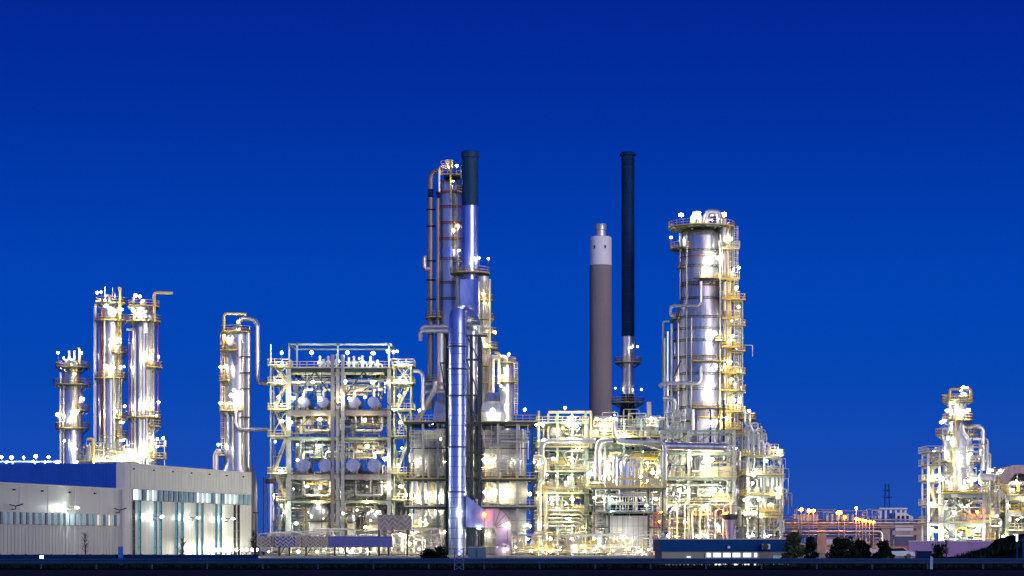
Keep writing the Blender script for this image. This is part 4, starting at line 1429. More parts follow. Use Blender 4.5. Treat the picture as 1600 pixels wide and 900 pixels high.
# frame below the massive column
Y = 405
bf = rack('process_frame', 'grey green braced frame wrapped round the foot of the massive column', 'process frame', [1034, 1076, 1147], [672, 707, 747, 790], Y, 12, galv, lgreen, .5, .4, 2,
          braces=((0, 2, 1, 1), (0, 1, 1, 2), (0, 0, 1, 1)), rm=ywhite, decks=(2, 3))
ppipe(bf, [(960, 660), (960, 676), (966, 689), (1000, 691), (1034, 691), (1039, 697), (1039, 760), (1039, 800)], Y - 3.4, 3.6, pipe_m)
mb = MB().tube([P(1035, 697, Y - 2.4), P(1130, 699, Y - 2.4)], 7.0 * S(Y), 20, 0)
mb.sphere(P(1130, 699, Y - 2.4), 7.0 * S(Y), 18, 10)
mb.build('large_pipe', clad, bf)
mb = MB().tube([P(1010, 690, Y - 1.4), P(1035, 697, Y - 2.4)], 6.8 * S(Y), 20, 0).build('large_pipe', clad, bf)
clutter(bf, 1038, 1074, 640, 745, Y + 1, Y + 10, 24, 61, (1.0, 3.2))
clutter(bf, 1080, 1150, 700, 745, Y + .5, Y + 5, 16, 62, (.8, 2.2))
clutter(bf, 1038, 1150, 752, 840, Y - .5, Y + 10, 50, 63, (.8, 2.6))
fill_bays(bf, 1040, 1146, 720, 845, Y + .5, 24, 64)
for k in range(9):
    uu = 1046 + k * 12
    ppipe(bf, [(uu, 868), (uu, 800 - (k % 3) * 6), (uu + 6, 794 - (k % 3) * 6)], Y - 1, 1.3, random.Random(k).choice([pipe_w, galv, pipe_m]))
for (ua, va) in ((1056, 704), (1066, 706)):
    ppipe(bf, [(ua, 700), (ua, 722), (ua - 5, 734), (ua - 5, 750)], Y + 1.5, 4.6, pipe_w)
MB().box(X(1094, Y), X(1146, Y), Y + .6, Y + 8, Z(746, Y), Z(728, Y)).build('lower_casing', ywhite, bf)
for (uu, vv, r, m) in ((1112, 718, .5, E_W), (1100, 722, .4, E_W), (1116, 766, .46, E_W), (1127, 768, .36, E_W), (1061, 766, .4, E_W), (1072, 768, .3, E_W), (1055, 795, .34, E_W), (1099, 793, .44, E_W), (1133, 803, .4, E_O),
                       (1044, 837, .34, E_W), (1103, 837, .36, E_W), (1078, 716, .36, E_W), (1050, 825, .24, E_O), (1056, 838, .24, E_O), (1088, 838, .24, E_W), (1140, 838, .22, E_O), (1120, 820, .26, E_W), (1070, 815, .26, E_W)):
    lamp(bf, P(uu, vv, Y - 1.6), r, m, 1.5)
# tapering vent below, right
for (uu, vt, vb, wt, wb, Yv, lab, mm) in ((1141, 804, 868, 24, 10, 392, 'mauve tapering vent pipe with dark lid in front of the massive column', mauve), (422, 748, 868, 16, 8, 392, 'tall bluish tapering vent pipe with dark lid left of the exchanger frame', clad_b)):
    vt_o = thing('vent_pipe', lab, 'vent pipe', (X(uu, Yv), Yv, 0))
    q = S(Yv) / 2
    MB().lathe(X(uu, Yv), Yv, [(wb * q, 0), (wb * q, Z(842, Yv) if uu > 800 else Z(820, Yv)), (wt * .8 * q, Z(vt + 8, Yv))], 20).build('cone', mm, vt_o)
    MB().lathe(X(uu, Yv), Yv, [(wt * .8 * q, Z(vt + 8, Yv) + .02), (wt * q, Z(vt + 6, Yv)), (wt * q, Z(vt, Yv)), (wt * .7 * q, Z(vt - 1, Yv))], 20).build('lid', dark, vt_o)
    if uu < 800:
        MB().box(X(412, Yv) - .12, X(412, Yv) + .12, Yv - .12, Yv + .12, 0, Z(745, Yv)).build('leg', dark, vt_o)
        MB().box(X(430, Yv) - .12, X(430, Yv) + .12, Yv - .12, Yv + .12, 0, Z(745, Yv)).build('leg', dark, vt_o)

# right hand open frame
Y = 415
rf = rack('process_frame', 'open pale frame of platforms ending in a corner post lamp, right of the massive column', 'process frame', [1168, 1194, 1219], [713, 743, 775, 805], Y, 10, galv, galv, .35, .3, 2, rm=yel)
clutter(rf, 1165, 1196, 660, 840, Y + .3, Y + 9, 34, 71, (.8, 2.2))
clutter(rf, 1196, 1220, 712, 840, Y + .3, Y + 9, 22, 72, (.7, 1.8))
fill_bays(rf, 1165, 1216, 700, 840, Y, 16, 73)
for uu in (1170, 1178):
    ppipe(rf, [(uu, 745), (uu, 668 + (uu - 1170)), (uu - 6, 662), (uu - 6, 640 + (uu - 1170))], Y, 1.8, pipe_m)
for (uu, v0) in ((1186, 690), (1195, 694), (1190, 740), (1200, 738), (1206, 742)):
    ppipe(rf, [(uu, v0 + 22), (uu, v0), (uu + 5, v0 - 2), (uu + 8, v0 + 6), (uu + 8, v0 + 20)], Y + .5, 1.8, whit)
for (uu, vv, r, m) in ((1217, 706, .38, E_C), (1216, 765, .34, E_C), (1175, 741, .34, E_C), (1182, 735, .26, E_C), (1165, 781, .5, E_C), (1172, 788, .3, E_C), (1204, 788, .28, E_W), (1164, 802, .42, E_C), (1178, 800, .36, E_C), (1190, 805, .26, E_W), (1176, 755, .3, E_C), (1198, 720, .22, E_W), (1208, 770, .2, E_W), (1200, 838, .22, E_W), (1176, 836, .24, E_W), (1150, 700, .26, E_W)):
    lamp(rf, P(uu, vv, Y - 1), r, m, 1.4)
lp = thing('lamp_post', 'tall dark lamp post behind the low blue building', 'lamp post', (X(1185, 330), 330, 0))
MB().lathe(X(1185, 330), 330, [(.14, 0), (.07, Z(783, 330))], 8).build('pole', dark, lp)
lamp(lp, P(1185, 780, 330) - V((0, .4, 0)), .34, E_C, .5)

# ------------------------------------------------------------------ middle process area
Y = 408
m1 = rack('process_frame', 'pale green open frame crowded with pipes and yellow stairs right of the furnaces', 'process frame', [842, 871, 894, 915], [662, 700, 738, 772, 806], Y, 14, lgreen, green, .4, .35, 2,
          braces=((1, 0, 2, 1), (1, 1, 2, 2), (1, 2, 2, 3), (1, 3, 2, 4)), rm=ywhite, top=642)
mb = MB().box(X(857, Y), X(925, Y), Y + 2, Y + 2.4, Z(645, Y), Z(641, Y))
for uu in (857, 924):
    mb.box(X(uu, Y) - .2, X(uu, Y) + .2, Y + 2.05, Y + 2.35, Z(700, Y), Z(645.2, Y))
mb.build('portal', ywhite, m1)
ra = MB()
rail_line(ra, [(X(800, Y), Y + 3, Z(659, Y)), (X(880, Y), Y + 3, Z(659, Y))], 1.3, 1.3)
ra.box(X(800, Y), X(880, Y), Y + 3, Y + 4.5, Z(661, Y), Z(659, Y))
ra.build('walkway', green, m1)
ppipe(m1, [(847, 760), (847, 696), (852, 689), (931, 689)], Y - 1.5, 4, pipe_m)
ppipe(m1, [(933, 745), (933, 695), (938, 688), (958, 688)], Y - 2, 3.6, pipe_m)
ppipe(m1, [(938, 750), (938, 700), (944, 692), (958, 692)], Y - 3, 2.6, pipe_m)
ppipe(m1, [(843, 868), (843, 756), (848, 750), (851, 720), (846, 714), (832, 714)], Y - 2.2, 3.4, pipe_w)
ppipe(m1, [(852, 868), (852, 770)], Y - 1.6, 3, ywhite)
for i in range(5):
    ppipe(m1, [(835, 798 + i * 6), (905, 798 + i * 6), (912, 804 + i * 6)], Y - 1 - i * .2, 1.5, (pipe_w, ywhite)[i % 2])
mb = MB().lathe(X(869, Y), Y + 3, [(.8, Z(682, Y)), (1.1, Z(680, Y)), (1.1, Z(668, Y)), (.7, Z(664, Y)), (.3, Z(660, Y))], 16).build('vessel', whit, m1)
clutter(m1, 842, 915, 664, 700, Y + .5, Y + 12, 22, 81, (.8, 2.2))
clutter(m1, 842, 915, 700, 770, Y + .5, Y + 12, 34, 82, (.8, 2.6))
clutter(m1, 836, 915, 772, 860, Y - .8, Y + 12, 40, 83, (.8, 2.4))
fill_bays(m1, 838, 912, 690, 855, Y + .3, 34, 84)
for (a, b, c, d) in ((848, 738, 862, 724), (862, 724, 880, 724), (845, 772, 858, 760), (905, 760, 920, 748), (845, 806, 860, 792)):
    stair(m1, X(a, Y), Z(b, Y), X(c, Y), Z(d, Y), Y - 1.6, yel)
for (uu, vv, r, m) in ((883, 637, .34, E_W), (893, 655, .44, E_W), (888, 664, .5, E_W), (900, 665, .5, E_W), (848, 664, .28, E_W), (850, 688, .4, E_C), (888, 685, .26, E_W), (865, 717, .34, E_W), (893, 717, .44, E_W), (833, 722, .34, E_W), (842, 725, .3, E_W), (855, 742, .2, E_W), (870, 743, .22, E_W), (889, 747, .34, E_W),
                       (862, 780, .4, E_W), (894, 780, .44, E_W), (888, 810, .32, E_W), (829, 772, .3, E_W), (824, 820, .34, E_W), (860, 842, .36, E_W), (893, 842, .36, E_W), (870, 868, .36, E_W), (892, 868, .3, E_W), (851, 797, .26, E_W), (905, 700, .22, E_W), (933, 655, .32, E_W), (910, 825, .26, E_W)):
    lamp(m1, P(uu, vv if vv < 864 else 862, Y - 1.6), r, m, 1.4)

Y = 412
m2 = rack('process_frame', 'crowded pipe frame in front of the broad concrete chimney foot', 'process frame', [918, 945, 975, 1002, 1028], [684, 702, 765, 800], Y, 12, lgreen, green, .35, .35, 2, rm=yel, decks=(0, 2), top=655)
clutter(m2, 918, 1030, 650, 684, Y + .5, Y + 10, 30, 91, (.7, 2.0))
clutter(m2, 918, 1030, 704, 765, Y + .5, Y + 10, 50, 92, (.8, 2.2))
fill_bays(m2, 918, 1028, 655, 765, Y, 26, 93)
for i, uu in enumerate((924, 931, 1001, 1011, 1018, 942, 1024)):
    pz = P(uu, 682, Y + 2)
    h = (10, 16, 12, 18, 10, 14, 8)[i] * S(Y)
    mb = MB().lathe(pz.x, pz.y, [(.35, pz.z), (.5, pz.z + .3), (.5, pz.z + h * .7), (.25, pz.z + h * .85), (.1, pz.z + h)], 10)
    mb.build('relief_valve', whit, m2)
ppipe(m2, [(1014, 684), (1014, 628)], Y + 4, 3.4, clad_w)
for k in range(6):
    ppipe(m2, [(946 + k * 6, 765), (946 + k * 6, 722 - (k % 2) * 8), (950 + k * 6, 718 - (k % 2) * 8)], Y - 1.2, 1.3, pipe_w)
for (uu, vv, r, m) in ((955, 654, .42, E_W), (942, 664, .4, E_W), (947, 672, .34, E_W), (963, 655, .2, E_W), (1018, 654, .32, E_C), (976, 680, .46, E_W), (957, 716, .28, E_W), (951, 726, .26, E_W), (920, 739, .44, E_W), (928, 740, .44, E_W), (936, 739, .4, E_W), (946, 738, .36, E_W), (966, 746, .4, E_W), (972, 742, .3, E_W), (1011, 723, .26, E_W), (1020, 738, .42, E_W), (1030, 737, .38, E_W), (1001, 745, .3, E_W), (1012, 750, .26, E_W), (960, 752, .3, E_W)):
    lamp(m2, P(uu, vv, Y - 1.4), r, m, 1.2)

# rear rows, seen through the front frames
for (ua, ub, Yr, lv, lab, n1, sd) in ((838, 1032, 440, [694, 732, 770, 812], 'deep rear pipe frame glimpsed behind the middle process frames', 130, 601),
                                      (1036, 1160, 452, [716, 752, 790, 824], 'rear pipe frame glimpsed behind the foot of the massive column', 90, 602),
                                      (436, 640, 438, [748, 786, 822], 'rear pipe frame glimpsed under the exchanger frame', 130, 603),
                                      (1160, 1222, 436, [750, 790, 824], 'rear pipe frame behind the corner post lamp', 60, 604)):
    k = max(2, round((ub - ua) / 40))
    rk = rack('pipe_rack', lab, 'pipe rack', [ua + (ub - ua) * i / k for i in range(k + 1)], lv, Yr, 8, ywhite, lgreen, .4, .4, 2, rm=ywhite)
    clutter(rk, ua, ub, lv[0] - 14, 866, Yr - 1.5, Yr + 7, n1, sd, (.9, 2.8))
    fill_bays(rk, ua, ub, lv[0], 860, Yr - 1, n1 // 5, sd + 50)
    R = random.Random(sd)
    for i in range(k):
        for v in lv:
            if R.random() < .8:
                lamp(rk, P(ua + (ub - ua) * (i + R.uniform(.2, .8)) / k, v + R.uniform(8, 22), Yr - 2.4), R.uniform(.18, .28), E_W, .9)

# round heater with ring deck in front of the slender stack
Y = 400
s = S(Y)
ht = thing('heater', 'square grey panelled heater under a dark ring deck below the slender stack', 'heater', (X(981, Y), Y + 4, 0))
MB().box(X(948, Y), X(1014, Y), Y, Y + 9, 0, Z(806, Y)).build('casing', panelm, ht)
mb = MB()
for i in range(1, 8):
    x = X(948 + 66 * i / 8, Y)
    mb.box(x - .03, x + .03, Y - .05, Y + .01, .05, Z(807, Y))
for v in (822, 838, 852):
    mb.box(X(948, Y), X(1014, Y), Y - .045, Y + .01, Z(v, Y), Z(v, Y) + .06)
mb.build('panel_batten', battm, ht)
mb = MB()
vs, fs = [], []
lo_, hi_ = (X(948, Y), X(1014, Y), Y, Y + 9, Z(805.8, Y)), (X(966, Y), X(996, Y), Y + 2.5, Y + 6.5, Z(772, Y))
for q in (lo_, hi_):
    vs += [(q[0], q[2], q[4]), (q[1], q[2], q[4]), (q[1], q[3], q[4]), (q[0], q[3], q[4])]
mb.add(vs, [(0, 3, 2, 1), (4, 5, 6, 7), (0, 1, 5, 4), (1, 2, 6, 5), (2, 3, 7, 6), (3, 0, 4, 7)])
mb.build('hood', stackd, ht)
for (v, ua, ub, rm) in ((763, 924, 1040, yel), (800, 926, 1036, None), (823, 926, 952, None), (823, 1014, 1036, None), (838, 926, 950, None), (840, 1016, 1036, None), (858, 926, 948, None), (858, 1016, 1036, None)):
    d = MB().box(X(ua, Y), X(ub, Y), Y - 2.6, Y + (8 if rm else 2), Z(v, Y) - .25, Z(v, Y)).build('deck', deckm, ht)
    if rm:
        ra = MB()
        rail_line(ra, [(X(ua, Y), Y + 2, Z(v, Y)), (X(ua, Y), Y - 2.5, Z(v, Y)), (X(ub, Y), Y - 2.5, Z(v, Y)), (X(ub, Y), Y + 2, Z(v, Y))], 1.2, 1.0)
        ra.build('railing', rm, d)
for uu in (928, 951, 1012, 1034):
    MB().box(X(uu, Y) - .15, X(uu, Y) + .15, Y - 2.2, Y - 1.9, 0, Z(764, Y)).build('leg', green, ht)
for uu in (928, 1022):
    ladder(ht, X(uu, Y), Y - 2.9, .1, Z(800, Y), orangep if uu > 1000 else ywhite)
MB().lathe(X(981, Y), Y + 4.5, [(13 * s, Z(772, Y)), (13 * s, Z(735, Y)), (11 * s, Z(728, Y))], 24).build('stack_base', clad_b, ht)
for k in range(7):
    ppipe(ht, [(960 + k * 6, 762), (960 + k * 6, 716 + (k * 5) % 9), (966 + k * 6, 712 + (k * 5) % 9)], Y + .6 + (k % 3), 1.7, clad_b if k % 2 else pipe_m)
clutter(ht, 926, 1036, 768, 800, Y - 2, Y - .2, 26, 95, (.6, 1.4))
clutter(ht, 926, 948, 800, 862, Y - 2, Y + 3, 16, 96, (.6, 1.4))
clutter(ht, 1016, 1036, 800, 862, Y - 2, Y + 3, 16, 97, (.6, 1.4))
fill_bays(ht, 926, 1030, 745, 764, Y - 2, 10, 98)
for (uu, vv, r, m) in ((955, 782, .44, E_W), (944, 778, .26, E_W), (929, 778, .22, E_W), (974, 842, .36, E_W), (967, 836, .22, E_W), (929, 842, .32, E_W), (936, 850, .26, E_W), (950, 868, .4, E_W), (1005, 869, .36, E_W), (1025, 780, .3, E_W), (1033, 800, .2, E_O), (1030, 815, .2, E_O), (1010, 790, .26, E_W), (928, 860, .26, E_W), (990, 866, .26, E_W), (1024, 862, .26, E_W)):
    lamp(ht, P(uu, min(vv, 862), Y - 3.1), r, m, 1.2)

# ------------------------------------------------------------------ far right unit
Y = 400
s = S(Y)
t, cx, cy, rad = column('column', 'stepped silver column with lit crown at the far right of the plant', 'column', 1496, Y, [(46, 868), (46, 690), (40, 680), (28, 668), (28, 632), (20, 626), (8, 624)], clad, rings=(705, 725, 742), ring_m=galv)
plats(t, cx, cy, rad, Y, [(627, 0, 360, 14, 11), (657, 0, 360, 10), (680, 130, 240, 14), (680, -50, 40, 12), (722, 130, 235, 14), (722, -50, 40, 12), (768, 0, 360, 8)])
ppipe(t, [(1504, 664), (1504, 674), (1513, 684), (1513, 730), (1523, 746), (1560, 746)], Y - 3.6, 3.2, pipe_m)
ppipe(t, [(1505, 667), (1536, 667), (1536, 735)], Y - 1, 4.2, pipe_m)
ppipe(t, [(1520, 686), (1543, 686), (1543, 868)], Y - 1, 2.2, pipe_w)
ppipe(t, [(1543, 709), (1547, 709), (1547, 868)], Y - .5, 1.6, pipe_w)
MB().tube([P(1484, 640, Y - 1.6), P(1484, 608, Y - 1.6), P(1512, 608, Y - 1.6), P(1517, 608, Y - 1.6), P(1517, 625, Y - 1.6)], .22, 8).build('davit_frame', yel, t)
ladder(t, X(1487, Y), cy - 2.6, Z(760, Y), Z(640, Y), yel)
MB().sphere(P(1505, 620, Y), 7 * s, 14, 8).build('top_nozzle', pipe_w, t)
col_lamps(t, cx, cy, rad, Y, [(1504, 606, .4), (1510, 607, .34), (1500, 610, .26), (1485, 631, .34), (1478, 642, .36), (1500, 645, .42), (1509, 642, .4), (1470, 660, .42), (1476, 657, .3), (1476, 686, .36), (1458, 707, .44), (1463, 708, .3), (1493, 716, .48), (1488, 720, .3), (1530, 706, .42), (1508, 752, .48), (1502, 762, .34), (1522, 750, .34), (1530, 754, .3), (1549, 735, .22)])
Yf = 392
rr_ = rack('process_frame', 'bright pale frame with crossed braces under the stepped silver column', 'process frame', [1472, 1537], [772, 817], Yf, 14, galv, lgreen, .5, .6, 2,
           braces=((0, 0, 1, 1), (1, 0, 0, 1), (0, 1, 1, -1), (1, 1, 0, -1)), rm=yel, decks=(0,))
st = rack('stair_tower', 'slim white stair tower hugging the left side of the stepped silver column', 'stair tower', [1451, 1468], [708, 728, 752, 790, 818], Yf, 6, whit, galv, .28, .3, 2, rm=ywhite)
zs = [0] + [Z(v, Yf) for v in (818, 790, 752, 728, 708)]
for i, (p0, p1) in enumerate(zip(zs, zs[1:])):
    qa, qb = X(1453, Yf), X(1466, Yf)
    stair(st, qa if i % 2 else qb, p0 + .1, qb if i % 2 else qa, p1, Yf + 2, ywhite)
clutter(rr_, 1474, 1536, 690, 772, Yf + 1, Yf + 3, 14, 401, (.7, 1.6))
clutter(rr_, 1472, 1534, 778, 842, Yf + 1, Yf + 10, 44, 402, (.8, 2.2))
clutter(rr_, 1536, 1560, 750, 845, Yf + .3, Yf + 8, 30, 403, (.8, 2))
fill_bays(rr_, 1474, 1556, 775, 845, Yf + .3, 22, 404)
MB().box(X(1474, Yf), X(1532, Yf), Yf + 9, Yf + 10, Z(815, Yf), Z(780, Yf)).build('back_panel', pipe_w, rr_)
ppipe(rr_, [(1449, 868), (1449, 710)], Yf - 1, 1.0, whit)
for (uu, vv, r, m) in ((1455, 748, .5, E_W), (1462, 744, .3, E_W), (1472, 748, .42, E_W), (1480, 753, .36, E_W), (1456, 788, .5, E_W), (1462, 790, .3, E_W), (1457, 828, .5, E_W), (1463, 830, .3, E_W), (1527, 800, .34, E_O), (1529, 828, .44, E_W), (1500, 835, .22, E_W), (1480, 838, .2, E_W), (1512, 790, .22, E_W), (1490, 800, .26, E_W), (1563, 818, .24, E_W), (1558, 806, .2, E_W), (1476, 830, .26, E_W), (1466, 768, .24, E_W)):
    lamp(rr_, P(uu, vv, Yf - .9), r, m, 1.4)
Yg = 396
sh = rack('pipe_shed', 'roofed pipe shed with arched end at the right edge of the plant', 'shed', [1573, 1640], [752, 775, 800], Yg, 14, lgreen, conc, .6, .7, 2, rm=ywhite, top=736, decks=(1,))
arc = [(X(u_, Yg), Z(v_, Yg)) for u_, v_ in ((1556, 748), (1560, 742), (1566, 735), (1573, 730), (1580, 727), (1650, 727), (1650, 740), (1584, 740), (1577, 748), (1573, 756), (1562, 756))]
MB().prism(arc[::-1], Yg - 1.5, Yg + 15).build('roof', rustp, sh)
MB().box(X(1580, Yg), X(1640, Yg), Yg + 15.5, Yg + 16, 0, Z(740, Yg)).build('back_wall', lgreen, sh)
stair(sh, X(1556, Yg), Z(752, Yg), X(1574, Yg), Z(772, Yg), Yg - 1.6, yel)
ppipe(sh, [(1530, 747), (1566, 747)], Yg - .5, 7, clad_w)
ppipe(sh, [(1560, 868), (1560, 762), (1566, 750)], Yg - 1, 2.0, lgreen)
clutter(sh, 1560, 1640, 752, 845, Yg + .5, Yg + 12, 46, 411, (.8, 2.2))
fill_bays(sh, 1560, 1630, 760, 845, Yg, 14, 412)
for (uu, vv, r) in ((1588, 752, .24), (1563, 735, .26), (1575, 790, .2), (1590, 812, .24), (1567, 838, .24), (1598, 780, .24), (1585, 836, .2), (1583, 765, .2)):
    lamp(sh, P(uu, vv, Yg - .9), r, E_W, 1.3)

# ------------------------------------------------------------------ background pipe bridge, sodium lamps, far buildings
Y = 470
pb = thing('pipe_bridge', 'long low pipe bridge on concrete legs linking the two lit plants', 'pipe bridge', (X(1335, Y), Y, 0))
for uu in (1245, 1285, 1385, 1440):
    MB().box(X(uu, Y) - .9, X(uu, Y) + .9, Y + 1, Y + 2.5, 0, Z(822, Y)).build('leg', conc, pb)
for i, (v, r) in enumerate(((817, 2.6), (820.5, 1.6), (830, 3.4), (835, 1.4), (812, 1.3))):
    ub = 1455 if v not in (830, 835) else 1378
    pts = [P(1205, v, Y + i * .6), P(ub, v, Y + i * .6)]
    if ub == 1378: pts.append(P(ub, 852, Y + i * .6))
    MB().tube(pts, r * S(Y), 10).build('pipe', clad if i != 1 else pipe_w, pb)
MB().box(X(1205, Y), X(1455, Y), Y + .5, Y + 3, Z(825, Y), Z(823, Y)).build('girder', conc, pb)
MB().box(X(1395, Y), X(1455, Y), Y + .6, Y + 2.6, Z(836, Y), Z(829, Y)).build('lower_girder', conc, pb)
for k in range(14):
    uu = 1241 + k * 5 if k < 8 else 1292 + (k - 8) * 8
    MB().tube([P(uu, 820, Y + 1), P(uu, 803 + (k % 3), Y + 1)], .3, 8).build('riser', pipe_w, pb)
clutter(pb, 1240, 1372, 811, 820, Y + 3, Y + 8, 26, 421, (.5, 1.1))
clutter(pb, 1225, 1380, 838, 858, Y + 4, Y + 8, 20, 422, (.8, 2))
gs = 'sodium street lamps behind the pipe bridge'
lab = ['leftmost orange sodium lamp over the pipe bridge', 'second orange sodium lamp from the left over the pipe bridge', 'third orange sodium lamp, close beside the second, over the pipe bridge',
       'brightest orange sodium lamp standing alone in mid bridge', 'orange sodium lamp just lower right of the brightest one', 'orange sodium lamp starting the right hand row of six', 'second orange lamp in the right hand row of six',
       'third orange lamp in the right hand row of six', 'fourth orange lamp in the right hand row of six', 'fifth orange lamp in the right hand row of six', 'last orange lamp at the right end of the row of six']
for i, (uu, vv, r) in enumerate(((1252, 796, .5), (1264, 798, .5), (1271, 798, .5), (1311, 801, .75), (1320, 808, .4), (1338, 811, .42), (1343, 812, .36), (1348, 813, .36), (1353, 814, .36), (1359, 815, .4), (1365, 816, .36))):
    Yl = 455
    l = thing('street_lamp', lab[i], 'street lamp', (X(uu, Yl), Yl, 0), gs)
    MB().lathe(X(uu, Yl), Yl + .3, [(.14, 0), (.07, Z(vv, Yl))], 6).build('pole', galv, l)
    lamp(l, P(uu, vv, Yl), r, E_O, .3)
l = thing('street_lamp', 'white lamp on a tall mast among the orange sodium lamps', 'street lamp', (X(1338, 460), 460, 0), gs)
MB().lathe(X(1338, 460), 460.3, [(.16, 0), (.08, Z(795, 460))], 6).build('pole', galv, l)
lamp(l, P(1338, 794, 460), .36, E_W, .3)
Y = 560
cn = thing('canopy', 'flat roofed loading canopy far behind the pipe bridge', 'canopy', (X(1395, Y), Y, 0))
MB().box(X(1374, Y), X(1418, Y), Y, Y + 12, Z(796, Y), Z(793.5, Y)).build('roof', whit, cn)
for uu in (1377, 1385, 1393, 1401, 1409, 1416):
    MB().box(X(uu, Y) - .25, X(uu, Y) + .25, Y + 1, Y + 1.5, 0, Z(796, Y)).build('leg', clad_w, cn)
MB().box(X(1372, Y), X(1460, Y), Y + 12.5, Y + 13, 0, Z(808, Y)).build('back_wall', farw, cn)
Y = 545
cb = thing('control_building', 'small white far building with sloped right corner and dark openings', 'building', (X(1412, Y), Y, 0))
MB().prism([(X(1399, Y), 0), (X(1427, Y), 0), (X(1427, Y), Z(808, Y)), (X(1415, Y), Z(801, Y)), (X(1399, Y), Z(801, Y))][::-1][::-1], Y, Y + 8).build('wall', whit, cb)
for uu in (1402, 1409, 1416):
    MB().box(X(uu, Y), X(uu + 4, Y), Y - .06, Y + .05, Z(814, Y), Z(806, Y)).build('window', glass_d, cb)
Y = 520
sd = thing('storage_shed', 'low dim shed with red band under the pipe bridge', 'shed', (X(1400, Y), Y, 0))
MB().box(X(1385, Y), X(1445, Y), Y, Y + 10, 0, Z(838, Y)).build('wall', farw, sd)
MB().box(X(1385, Y), X(1445, Y), Y - .1, Y - .01, Z(858, Y), Z(853, Y)).build('band', orangep, sd)
sd = thing('storage_shed', 'long low pinkish shed lit by the orange sodium lamps', 'shed', (X(1330, Y), Y, 0))
MB().box(X(1275, Y), X(1378, Y), Y, Y + 10, 0, Z(840, Y)).build('wall', mauve, sd)
MB().box(X(1275, Y), X(1378, Y), Y - .1, Y - .01, Z(856, Y), Z(852, Y)).build('band', orangep, sd)
Y = 900
py = thing('pylon', 'faint lattice power pylon against the sky beyond the pipe bridge', 'pylon', (X(1386, Y), Y, 0))
mb = MB()
hw = lambda v: (2.6 + 4.5 * max(0, (v - 757) / 110)) * S(Y)
rows = [868, 845, 825, 808, 795, 783, 772, 763, 756]
for a, b in zip(rows, rows[1:]):
    for sx in (-1, 1):
        for sy in (-1, 1):
            mb.beam((X(1386, Y) + sx * hw(a), Y + sy * hw(a), max(0, Z(a, Y))), (X(1386, Y) + sx * hw(b), Y + sy * hw(b), Z(b, Y)), .16, .16)
        mb.beam((X(1386, Y) + sx * hw(a), Y - hw(a), max(0, Z(a, Y))), (X(1386, Y) - sx * hw(b), Y - hw(b), Z(b, Y)), .09, .09)
mb.build('lattice', pylm, py)
for v, wd in ((777, 8), (766, 6)):
    MB().beam((X(1386 - wd, Y), Y, Z(v, Y)), (X(1386 + wd, Y), Y, Z(v, Y)), .2, .25).build('arm', pylm, py)

# ------------------------------------------------------------------ clad pipe bridge left front
Y = 372
cb = thing('conveyor_bridge', 'low enclosed bridge with herringbone mesh at left and blue panels at right', 'bridge', (X(508, Y), Y, 0))
z0, z1 = Z(855, Y), Z(838, Y)
for (ua, ub, kind) in ((402, 424, 'h'), (425, 428, 'p'), (429, 460, 'h'), (461, 471, 'h'), (472, 513, 'h'), (514, 613, 'b')):
    mb = MB().box(X(ua, Y), X(ub, Y), Y, Y + 3, z0, z1)
    if kind == 'b':
        k = 12
        for i in range(1, k):
            x = X(ua + (ub - ua) * i / k, Y)
            mb.box(x - .04, x + .04, Y - .06, Y + .01, z0, z1)
        for q in (.33, .66):
            mb.box(X(ua, Y), X(ub, Y), Y - .05, Y + .01, z0 + (z1 - z0) * q - .03, z0 + (z1 - z0) * q + .03)
    mb.build('side_panel', bluep if kind == 'b' else (herr if ua != 429 else bluep), cb)
    if kind == 'h':
        mb = MB()
        n = max(2, int((ub - ua) / 4))
        for i in range(n):
            for j in range(3):
                xa, xb = X(ua + (ub - ua) * i / n, Y), X(ua + (ub - ua) * (i + 1) / n, Y)
                za, zb = z0 + (z1 - z0) * j / 3, z0 + (z1 - z0) * (j + 1) / 3
                p, q = ((xa, za), (xb, zb)) if i % 2 else ((xa, zb), (xb, za))
                mb.beam((p[0], Y - .05, p[1]), (q[0], Y - .05, q[1]), .1, .14)
        mb.build('mesh_bar', galv, cb)
mb = MB().box(X(588, Y), X(640, Y), Y + 4, Y + 7, Z(828, Y), Z(804, Y))
mb.build('upper_box', herr, cb)
mb = MB()
for i in range(8):
    for j in range(3):
        xa, xb = X(588 + 52 * i / 8, Y + 4), X(588 + 52 * (i + 1) / 8, Y + 4)
        za, zb = Z(828 - 24 * j / 3, Y), Z(828 - 24 * (j + 1) / 3, Y)
        p, q = ((xa, za), (xb, zb)) if i % 2 else ((xa, zb), (xb, za))
        mb.beam((p[0], Y + 3.95, p[1]), (q[0], Y + 3.95, q[1]), .1, .14)
mb.build('mesh_bar', galv, cb)
for uu in (404, 436, 452, 478, 523, 540, 577, 607, 592, 636):
    MB().box(X(uu, Y) - .15, X(uu, Y) + .15, Y + .3, Y + .7, 0, z0 if uu not in (592, 636) else Z(828, Y)).build('leg', dark, cb)
    if uu in (436, 478, 540):
        MB().beam((X(uu, Y), Y + .5, 0), (X(uu + 8, Y), Y + .5, z0), .1, .12).build('brace', dark, cb)
lg = thing('ground_pipes', 'knee high bundle of lit pipes and pumps under the enclosed bridge', 'pipework', (X(520, 384), 384, 0))
clutter(lg, 405, 690, 848, 866, 380, 390, 60, 431, (.8, 2.4))
fill_bays(lg, 405, 690, 850, 864, 384, 20, 432, pipe_w)
for (uu, vv, r) in ((466, 874, .3), (533, 860, .34), (548, 872, .42), (577, 873, .34), (495, 862, .2), (633, 838, .42), (625, 835, .3), (640, 850, .3), (655, 858, .24), (420, 868, .2)):
    lamp(lg, P(uu, min(vv, 862), 378), r, E_W, .8)
lg = thing('ground_pipes', 'knee high bundle of lit pipes and pumps right of the mauve elbow', 'pipework', (X(880, 386), 386, 0))
